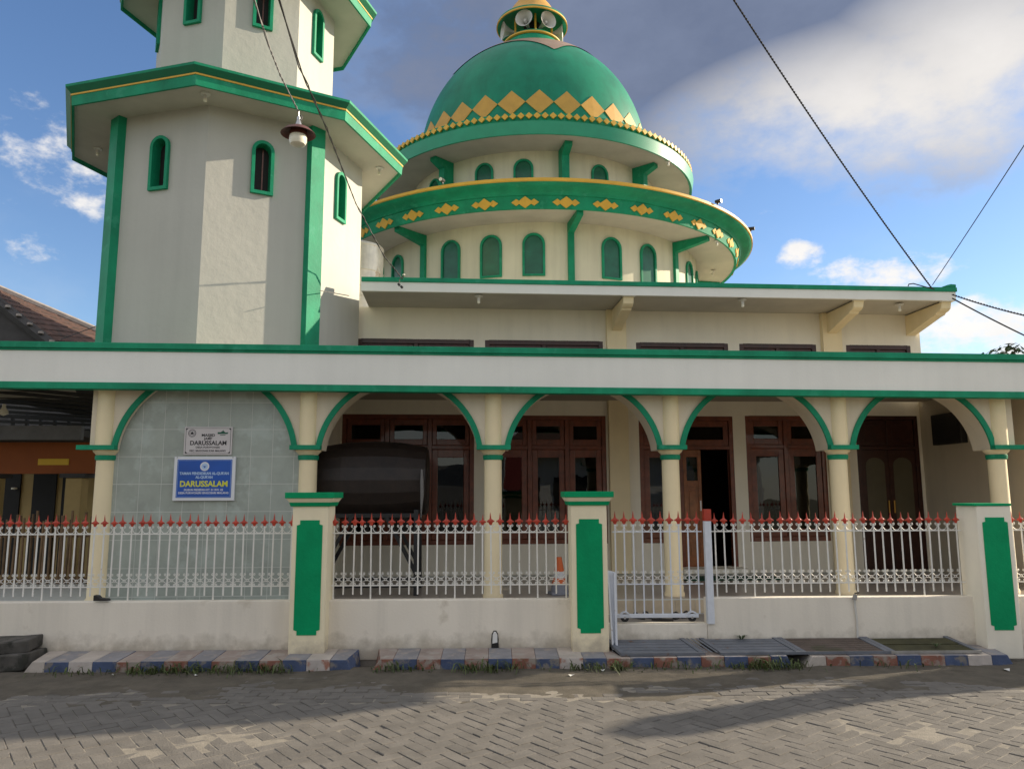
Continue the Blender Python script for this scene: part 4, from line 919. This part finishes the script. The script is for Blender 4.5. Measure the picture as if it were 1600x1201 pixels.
weed_plant(2.66, .02, .18, 'small weed sprouting at the foot of the right wall by the blue cover', 12, .08); weed_plant(4.42, -.22, .15, 'tiny weed sprouting on the mossy drain cover', 9, .055)
def scrap(x, y, s, label):
    q = random.Random(int(x*77)); b = MB().add([(-s,-s*.4,.004),(s,-s*.5,.012),(s*.9,s*.5,.004),(-s*.8,s*.6,.016)], [(0,1,2,3)])
    o = b.build('paper_scrap', 'paper', loc=FE.p(x, y, .012)); o.rotation_euler.z = q.uniform(0, 3); tag(o, label, 'litter', 'scraps of litter on the road')
scrap(.95, -.62, .03, 'white paper scrap lying on the sunlit strip in front of the middle pier'); scrap(1.25, -.44, .028, 'white scrap among the weeds below the gate'); scrap(4.86, -.55, .045, 'white scrap by the right end of the kerb'); scrap(-3.1, -.46, .015, 'tiny white scrap below the left kerb'); scrap(-2.35, -.50, .015, 'tiny pale scrap among the left weeds')

# ------------------------------------------------------------------ cables and the hanging street lamp
def cable(label, pts, r, ma='cable', twist=False, sag=0.0):
    pts = [Vector(p) for p in pts]
    if len(pts) == 2:
        n = 40; a, b_ = pts; pts = [a.lerp(b_, i/n)-Vector((0,0,sag*4*(i/n)*(1-i/n))) for i in range(n+1)]
    b = MB()
    if twist:
        fine = []
        for p, q in zip(pts, pts[1:]): fine += [p.lerp(q, t/8) for t in range(8)]
        fine.append(pts[-1])
        for s in (0, math.pi):
            w = []; l = 0
            for i, p in enumerate(fine):
                if i: l += (p-fine[i-1]).length
                a = l*70+s; w.append(p+Vector((math.cos(a), 0, math.sin(a)))*r*.75)
            b.tube(w, r*.62, 5)
    else: b.tube(pts, r, 6)
    tag(b.build('power_cable', ma), label, 'cable')
lampP = at(467, 180, 6.2)
cable('thick twisted cable running down to the right corner of the hall roof', [at(1070, -120, 8.0), at(1456, 450, 11.08)], .012, twist=True, sag=.12)
cable('thin straight cable rising right from the hall roof corner', [at(1457, 445, 11.05), at(1720, 40, 6.0)], .006, sag=.02)
cable('upper twisted cable leaving the roof corner to the right', [at(1488, 460, 11.1), at(1800, 522, 9.0)], .011, twist=True, sag=.10)
cable('lower cable sagging away from the roof corner to the right', [at(1488, 466, 11.1), at(1800, 610, 9.0)], .011, sag=.06)
cable('short bent cable lying on the roof edge near the corner', [at(1419, 447, 11.05), at(1420, 444, 11.05), at(1427, 443, 11.05), at(1445, 448, 11.05), at(1460, 452, 11.05)], .009)
cable('pale twisted cable carrying the hanging lamp', [at(378, -60, 5.6), at(420, 72, 6.0), at(438, 118, 6.1), at(466, 174, 6.2)], .007, 'cable_grey', twist=True)
cable('dark cable passing right of the hanging lamp down to the hall roof', [at(418, -60, 5.2), at(468, 105, 6.6), at(510, 200, 8.2), at(556, 318, 10.0), at(600, 400, 10.8), at(629, 436, 11.0)], .010, twist=True)
cable('thin cable strung from the left column past the minaret foot', [at(95, 530, 12.0), at(168, 503, 11.0)], .007)
cable('thin cable stretched across the right face of the minaret', [at(500, 454, 10.45), at(545, 462, 11.45)], .006, 'cable_grey')
hl = thing('street_lamp', 'hanging lamp with dark red saucer shade and pale glass, on a cable before the minaret', 'lamp', (lampP.x, lampP.y, lampP.z))
MB().lathe([(.0,-.01),(.012,-.015),(.016,-.03),(.012,-.045),(.016,-.05),(.03,-.10),(.032,-.105)], 14).build('socket', 'steel', hl, smooth=True)
MB().lathe([(.028,-.098),(.06,-.108),(.105,-.132),(.142,-.168),(.144,-.172),(.138,-.172),(.10,-.142),(.058,-.118)], 40).build('shade', 'lamp_shade', hl, smooth=True)
MB().lathe([(.050,-.118),(.070,-.15),(.072,-.185)], 28).build('collar', 'lamp_shade', hl, smooth=True)
MB().lathe([(.069,-.184),(.073,-.20),(.073,-.235),(.062,-.262),(.035,-.276),(0,-.278)], 28).build('glass', 'globe', hl, smooth=True)
MB().tube([(.0,0,.005),(.02,.01,-.002),(.03,0,-.02),(.02,0,-.045),(.0,-.0,-.05)], .004, 6).build('wire_loop', 'cable_grey', hl); MB().tube([(0,0,.03),(0,0,-.012)], .004, 6).build('hook', 'steel', hl)
pc = at(629, 436, 10.98); pcam = thing('cable_clamp', 'pair of black clamps hanging from the roof edge beside the minaret', 'clamp', pc)
MB().tube([(0,0,.0),(.01,-.02,.04),(-.04,-.05,-.02),(-.045,-.06,-.09)], .006, 6).build('wire', 'cable', pcam)
for dx, dz in ((-.045,-.10), (-.005,-.135)): MB().tube([(dx-.012,-.06,dz+.015),(dx+.012,-.06,dz-.015)], .018, 8).build('clamp', 'iron_black', pcam)
MB().lathe([(0,0),(.022,.005),(.018,.02),(0,.025)], 10, (.02,-.03,.045)).build('insulator', 'globe', pcam)

# ------------------------------------------------------------------ neighbouring house at left
nh = thing('neighbour_house', 'neighbouring house with brown tiled roof and orange porch at the far left', 'house', (-9.0, 18.0, 0))
O = Vector((-9.0, 18.0, 0))
def L3(p): return tuple(Vector(p)-O)
fa, fb_ = at(-160, 345, 17.0), at(150, 590, 17.0); ba, bb_ = at(-160, 388, 24.0), at(300, 585, 24.0)
def roof_plane(a, b, c, d, nu, nv):       # a-b front verge (down), d-c back edge
    q = random.Random(2); P = MB(); a, b, c, d = map(Vector, (a, b, c, d))
    nrm = (b-a).cross(d-a).normalized(); nrm = nrm if nrm.z > 0 else -nrm
    for i in range(nu):
        for j in range(nv):
            u0_, u1_, v0_, v1_ = i/nu, (i+1.12)/nu, j/nv, (j+.97)/nv
            pt = lambda u, v: a.lerp(b, u).lerp(d.lerp(c, u), v)
            up0, up1 = nrm*.005, nrm*(.035+q.uniform(-.006,.006)); arch_ = nrm*.035
            vm = (v0_+v1_)/2
            P.add([pt(u0_,v0_)+up0, pt(u0_,vm)+up0+arch_, pt(u0_,v1_)+up0, pt(u1_,v0_)+up1, pt(u1_,vm)+up1+arch_, pt(u1_,v1_)+up1, pt(u1_,v0_), pt(u1_,vm), pt(u1_,v1_)], [(0,1,4,3),(1,2,5,4),(3,4,7,6),(4,5,8,7)])
    return P
rt = roof_plane(L3(fa), L3(fb_), L3(bb_), L3(ba), 26, 30).build('roof_tiles', 'roof_tile', nh); rt['kind'] = 'stuff'
for k in range(9):                                                    # whitened verge tiles
    p = Vector(L3(fa)).lerp(Vector(L3(fb_)), .40+k*.055); MB().lathe([(0,0),(.06,0),(.05,.05),(0,.06)], 8, tuple(p+Vector((0,-.05,.02)))).build('verge_tile', 'ridge', nh)
MB().tube([Vector(L3(ba))+Vector((0,0,.08)), Vector(L3(bb_))+Vector((0,0,.08))], .13, 8).build('ridge_cap', 'ridge', nh)
MB().tube([Vector(L3(fa))+Vector((0,.06,-.06)), Vector(L3(fb_))+Vector((0,.06,-.06))], .12, 4).build('barge_board', 'gable', nh)
gp_ = [Vector(L3(fa))+Vector((0,.25,-.1)), Vector(L3(fb_))+Vector((0,.25,-.1)), Vector((L3(fb_)[0], L3(fb_)[1]+.25, 0)), Vector((L3(fa)[0], L3(fa)[1]+.25, 0))]
gq = [p+Vector((0,.2,0)) for p in gp_]; MB().add(gp_+gq, [(0,1,2,3),(7,6,5,4),(0,4,5,1),(1,5,6,2)]).build('gable_wall', 'gable', nh)
# its front porch
def NB(x, y, Y): return Vector(L3(at(x, y, Y)))
pb = MB(); PY = 13.0
xl, xr = at(-140, 690, PY).x-O.x, at(150, 690, PY).x-O.x
MB().box(xl, xr+.05, PY-O.y-.62, PY-O.y-.52, 2.44, 2.66).build('porch_fascia', 'beam_grey', nh); MB().box(xl, xr+.03, PY-O.y-.52, PY-O.y+2.2, 2.50, 2.60).build('porch_roof', 'gable', nh)
MB().box(xl, xr, PY-O.y, PY-O.y+.16, 1.93, 2.44).build('porch_beam', 'orange_wall', nh)
xa_, xb_ = at(60, 720, PY).x-O.x, at(108, 720, PY).x-O.x; MB().box(xa_, xb_, PY-O.y-.012, PY-O.y-.0005, 2.07, 2.17).build('painted_sun_patch', 'sun_patch_paint', nh)  # sunlit patch on the orange beam, put in as yellow paint
for px_, ma_ in ((-20, 'yellow_wall'), (113, 'yellow_wall')):
    x = at(px_, 800, PY).x-O.x
    MB().box(x-.13, x+.13, PY-O.y-.03, PY-O.y+.2, .10, 1.86).build('porch_column', ma_, nh, bevel=.01); MB().box(x-.20, x+.20, PY-O.y-.09, PY-O.y+.26, 1.862, 1.93).build('column_capital', 'gable', nh)
MB().box(xl, xr, PY-O.y+1.9, PY-O.y+2.1, 0, 2.5).build('front_wall', 'yellow_wall', nh)
for pa, pb2 in ((-40, 30), (50, 86), (96, 106)):
    x0, x1 = at(pa, 800, PY+1.9).x-O.x, at(pb2, 800, PY+1.9).x-O.x; MB().box(x0, x1, PY-O.y+1.86, PY-O.y+1.899, .15, 2.0).build('doorway', 'dark', nh)
lp = at(22, 765, PY+1.8); MB().lathe([(0,0),(.05,.01),(.05,.04),(0,.05)], 10, L3(lp)).build('door_lamp', 'globe', nh)
# dark steel canopy between the house and the porch
cp = thing('steel_canopy', 'dark steel canopy over the side yard at left, seen under the fascia', 'canopy', (-7.0, 11.6, 0))
def C3(x, y, Y): return tuple(at(x, y, Y)-Vector((-7.0, 11.6, 0)))
MB().add([C3(-200,560,10.2), C3(160,600,10.2), C3(150,655,15.5), C3(-120,600,15.5)], [(0,1,2,3)]).build('roof_sheet', 'dark', cp)
for k in range(7):
    Y = 10.6+k*.75; MB().bar(C3(-200, 585+k*9, Y), C3(158, 620+k*6.5, Y), .05).build('purlin', 'iron_black', cp)
for z in (655, 664, 673): MB().bar(C3(-50, z-8, 15.6), C3(156, z, 15.6), .055).build('truss_bar', 'iron_black', cp)
for k in range(7): MB().bar(C3(20+k*22, 648, 15.62), C3(20+k*22, 676, 15.62), .05).build('truss_post', 'iron_black', cp)
cpl = at(6, 640, 11.2); pl_ = thing('eave_lamp', 'pale lamp hanging under the dark canopy at far left', 'lamp', cpl, 0, 'small lamps under the eaves')
MB().lathe([(.02,.08),(.03,.02),(.06,-.02),(.06,-.06),(0,-.09)], 12).build('bulb', 'globe', pl_, smooth=True)
# bamboo screen behind the left railing
bs = thing('bamboo_screen', 'screen of upright bamboo canes behind the railing at far left', 'screen', (-6.1, 11.6, .05))
for k in range(44):
    x = -1.6+k*.062+rng.uniform(-.012,.012); h = 1.22+rng.uniform(-.08,.10)
    MB().tube([(x,rng.uniform(-.02,.02),0),(x+rng.uniform(-.03,.03),0,h)], .019, 6).build('cane', 'bamboo', bs)
for z in (.35, .95): MB().bar((-1.65,.03,z), (1.15,.03,z), .03).build('rail', 'bamboo', bs)
# roofs seen far behind, between canopy and house
fh = thing('far_house', 'pale house with tiled roof far behind the left side yard', 'house', (-9.5, 24.0, 0))
def F3(x, y, Y): return tuple(at(x, y, Y)-Vector((-9.5, 24.0, 0)))
ft = roof_plane(F3(60,672,23), F3(60,695,21.5), F3(160,700,21.5), F3(160,676,23), 10, 16).build('roof_tiles', 'roof_tile', fh); ft['kind'] = 'stuff'
MB().box(-3.2, 4, -.4, 4, 0, 5.2).build('wall', 'house_white', fh)

# ------------------------------------------------------------------ trees beyond the hall at right
def leaves(b, c, rad, n, size, q, flat=.75, droop=.25):
    for _ in range(n):
        while True:
            p = Vector((q.uniform(-1,1), q.uniform(-1,1), q.uniform(-1,1)))
            if .15 < p.length < 1: break
        p = Vector((p.x*rad, p.y*rad, p.z*rad*flat))+c; a = q.uniform(0, 6.28); l = size*q.uniform(.6,1.3)
        d = Vector((math.cos(a), math.sin(a), q.uniform(-.7,.3)-droop)).normalized(); s = d.cross(Vector((q.uniform(-.4,.4), q.uniform(-.4,.4), 1))).normalized()*l*.17
        b.add([p, p+d*l*.5+s, p+d*l, p+d*l*.5-s], [(0,1,2,3)])
def tree(label, base, h, crown, ma, seed, n):
    q = random.Random(seed); t = thing('tree', label, 'tree', base, 0, 'trees beyond the hall')
    MB().tube([(0,0,0),(.1,.05,h*.35),(0,.1,h*.7)], [.22,.17,.09], 10).build('trunk', 'bark', t, smooth=True)
    b = MB(); br = MB()
    for c, r in crown:
        br.tube([(0,.1,h*.55), tuple(Vector(c)*.8+Vector((0,0,h*.12))), c], [.07,.05,.02], 6); leaves(b, Vector(c), r, int(n*r*r), .34, q)
    br.build('branches', 'bark', t); b.build('crown', ma, t)
b0 = at(1548, 560, 30); zt = at(1555, 533, 30).z
tree('dark leafed tree whose top shows above the porch roof at right', (b0.x, 30, -.05), 6.6, [((0.1,0,zt-.75),.62), ((.75,.2,zt-.45),.55), ((-.75,-.1,zt-1.25),.6), ((.4,.3,zt-1.8),1.1), ((-.5,.4,zt-2.4),1.2), ((1.5,.1,zt-1.6),.8), ((.95,-.2,zt-.25),.32)], 'leaf', 5, 330)
pq = at(1497, 560, 32); pz_ = at(1497, 546, 32).z+.35
pt_ = thing('palm_tree', 'yellow green palm whose frond tips show above the porch roof at right', 'palm', (pq.x, 32, -.05))
MB().tube([(0,0,0),(.1,0,3),(0,0,pz_-1.3)], [.16,.13,.11], 10).build('trunk', 'bark', pt_, smooth=True)
q = random.Random(9)
for k in range(16):
    a = 2*math.pi*k/16+q.uniform(-.15,.15); el_ = q.uniform(.25,1.2); L_ = q.uniform(1.2,1.6); b = MB(); base = Vector((0,0,pz_-1.3)); d = Vector((math.cos(a)*math.cos(el_), math.sin(a)*math.cos(el_), math.sin(el_)))
    pts = [base+d*L_*t+Vector((0,0,-.55*L_*t*t)) for t in [i/10 for i in range(11)]]
    b.tube(pts, [.02-.0015*i for i in range(11)], 5)
    for i in range(1, 11):
        dd = (pts[i]-pts[i-1]).normalized(); sd = dd.cross(Vector((0,0,1))).normalized()
        for s in (-1, 1):
            tip = pts[i]+(sd*s*.8+dd*.6).normalized()*.42*(1-.05*i)+Vector((0,0,-.05)); b.add([pts[i]-dd*.03, pts[i]+dd*.03, tip], [(0,1,2)])
    b.build('frond', 'leaf_yellow', pt_)

# ------------------------------------------------------------------ outside the frame: what shades the road and what the panes mirror
def cast(px, py, X=12.0):              # where the ray from a shadow corner on the road back to the sun meets the plane x = X
    d = fw + (px-800)/F_PX*rr + (600.5-py)/F_PX*uu; g_ = Vector((0, 0, 1.6)) + d*(-1.6/d.z); t = (X-g_.x)/sdir.x
    return (g_.y+sdir.y*t, sdir.z*t)
def caster(name, label, cat, corners, ma, to_ground):
    P_ = [cast(*c) for c in corners]
    t = thing(name, label, cat, (12.0, P_[0][0], 0)); y0 = P_[0][0]; P_ = [(y-y0, z) for y, z in P_]
    if to_ground: P_ = P_+[(P_[-1][0], 0), (P_[0][0], 0)]
    MB().prism(P_, -.2, .2, 'yz').build('body', ma, t, bevel=.02)
    return t, P_
t_, P_ = caster('road_shade_roof', 'unseen roof shape on posts beyond the right end of the porch, added to shade the road', 'shadow caster', [(652,1062),(650,1099),(390,1128),(0,1156),(-420,1172),(-420,1030),(0,1030)], 'gable', False)  # made-up roof, outlined backwards from the shadow it throws on the road
for y in (1.1, 2.2): MB().bar((0, y, 0), (0, y, P_[0][1]+.3), .14).build('post', 'bark', t_)  # posts of the same made-up roof
caster('road_shade_pillar', 'unseen tapering block right of the porch, added to shade the road', 'shade block', [(1640,1066),(1395,1090),(1320,1098),(1020,1153),(975,1146),(1035,1121),(1280,1085),(1450,1052),(1600,1035)], 'cream', True)  # invented block, its outline cut to drop the tapering shade on the road
hb = thing('opposite_house', 'white house with a dark hipped roof across the street behind the viewer', 'house', (6.4, -7.5, 0))
MB().box(-4.6, 7, -5, 0, 0, 3.2).build('wall', 'house_white', hb)
MB().add([(-5.2,.8,3.1),(7.7,.8,3.1),(7.7,-5.8,3.1),(-5.2,-5.8,3.1),(-2,-2.5,5.0),(4,-2.5,5.0)], [(0,1,5,4),(1,2,5),(2,3,4,5),(3,0,4),(0,3,2,1)]).build('roof', 'roof_tile', hb)
for x in (-4, -2, 3.4): MB().box(x, x+1.4, .001, .04, .9, 2.3).build('window', 'dark', hb)
MB().box(.4, 1.7, .001, .05, .0, 2.3).build('door', 'wood_dark', hb)
MB().box(3.1, 6.4, .6, .66, 0, 2.5).build('shutter', 'beam_grey', hb)
hc = thing('opposite_house', 'low house with a brown roof across the street behind the viewer, at left', 'house', (-13.5, -8.5, 0))
MB().box(-6, 6, -5, 0, 0, 3.0).build('wall', 'yellow_wall', hc); MB().add([(-6.6,.8,2.9),(6.6,.8,2.9),(6.6,-5.8,2.9),(-6.6,-5.8,2.9),(-4,-2.5,4.8),(4,-2.5,4.8)], [(0,1,5,4),(1,2,5),(2,3,4,5),(3,0,4),(0,3,2,1)]).build('roof', 'roof_tile', hc)
gw_ = thing('reflection_block_wall', 'plain grey wall added across the street between the two houses to block low reflections', 'wall', (-3.0, -7.6, 0)); MB().box(-4.6, 4.7, -.1, .1, 0, 2.75).build('wall', 'beam_grey', gw_)  # added so the lower panes do not mirror the open horizon
bn = thing('street_banner', 'dark red banner on a pole across the street behind the viewer', 'banner', (2.1, -5.2, 0))
MB().tube([(0,0,0),(0,0,3.2)], .03, 8).build('pole', 'steel', bn); MB().box(.03, .75, -.01, .01, 1.7, 3.1).build('cloth', 'banner', bn)
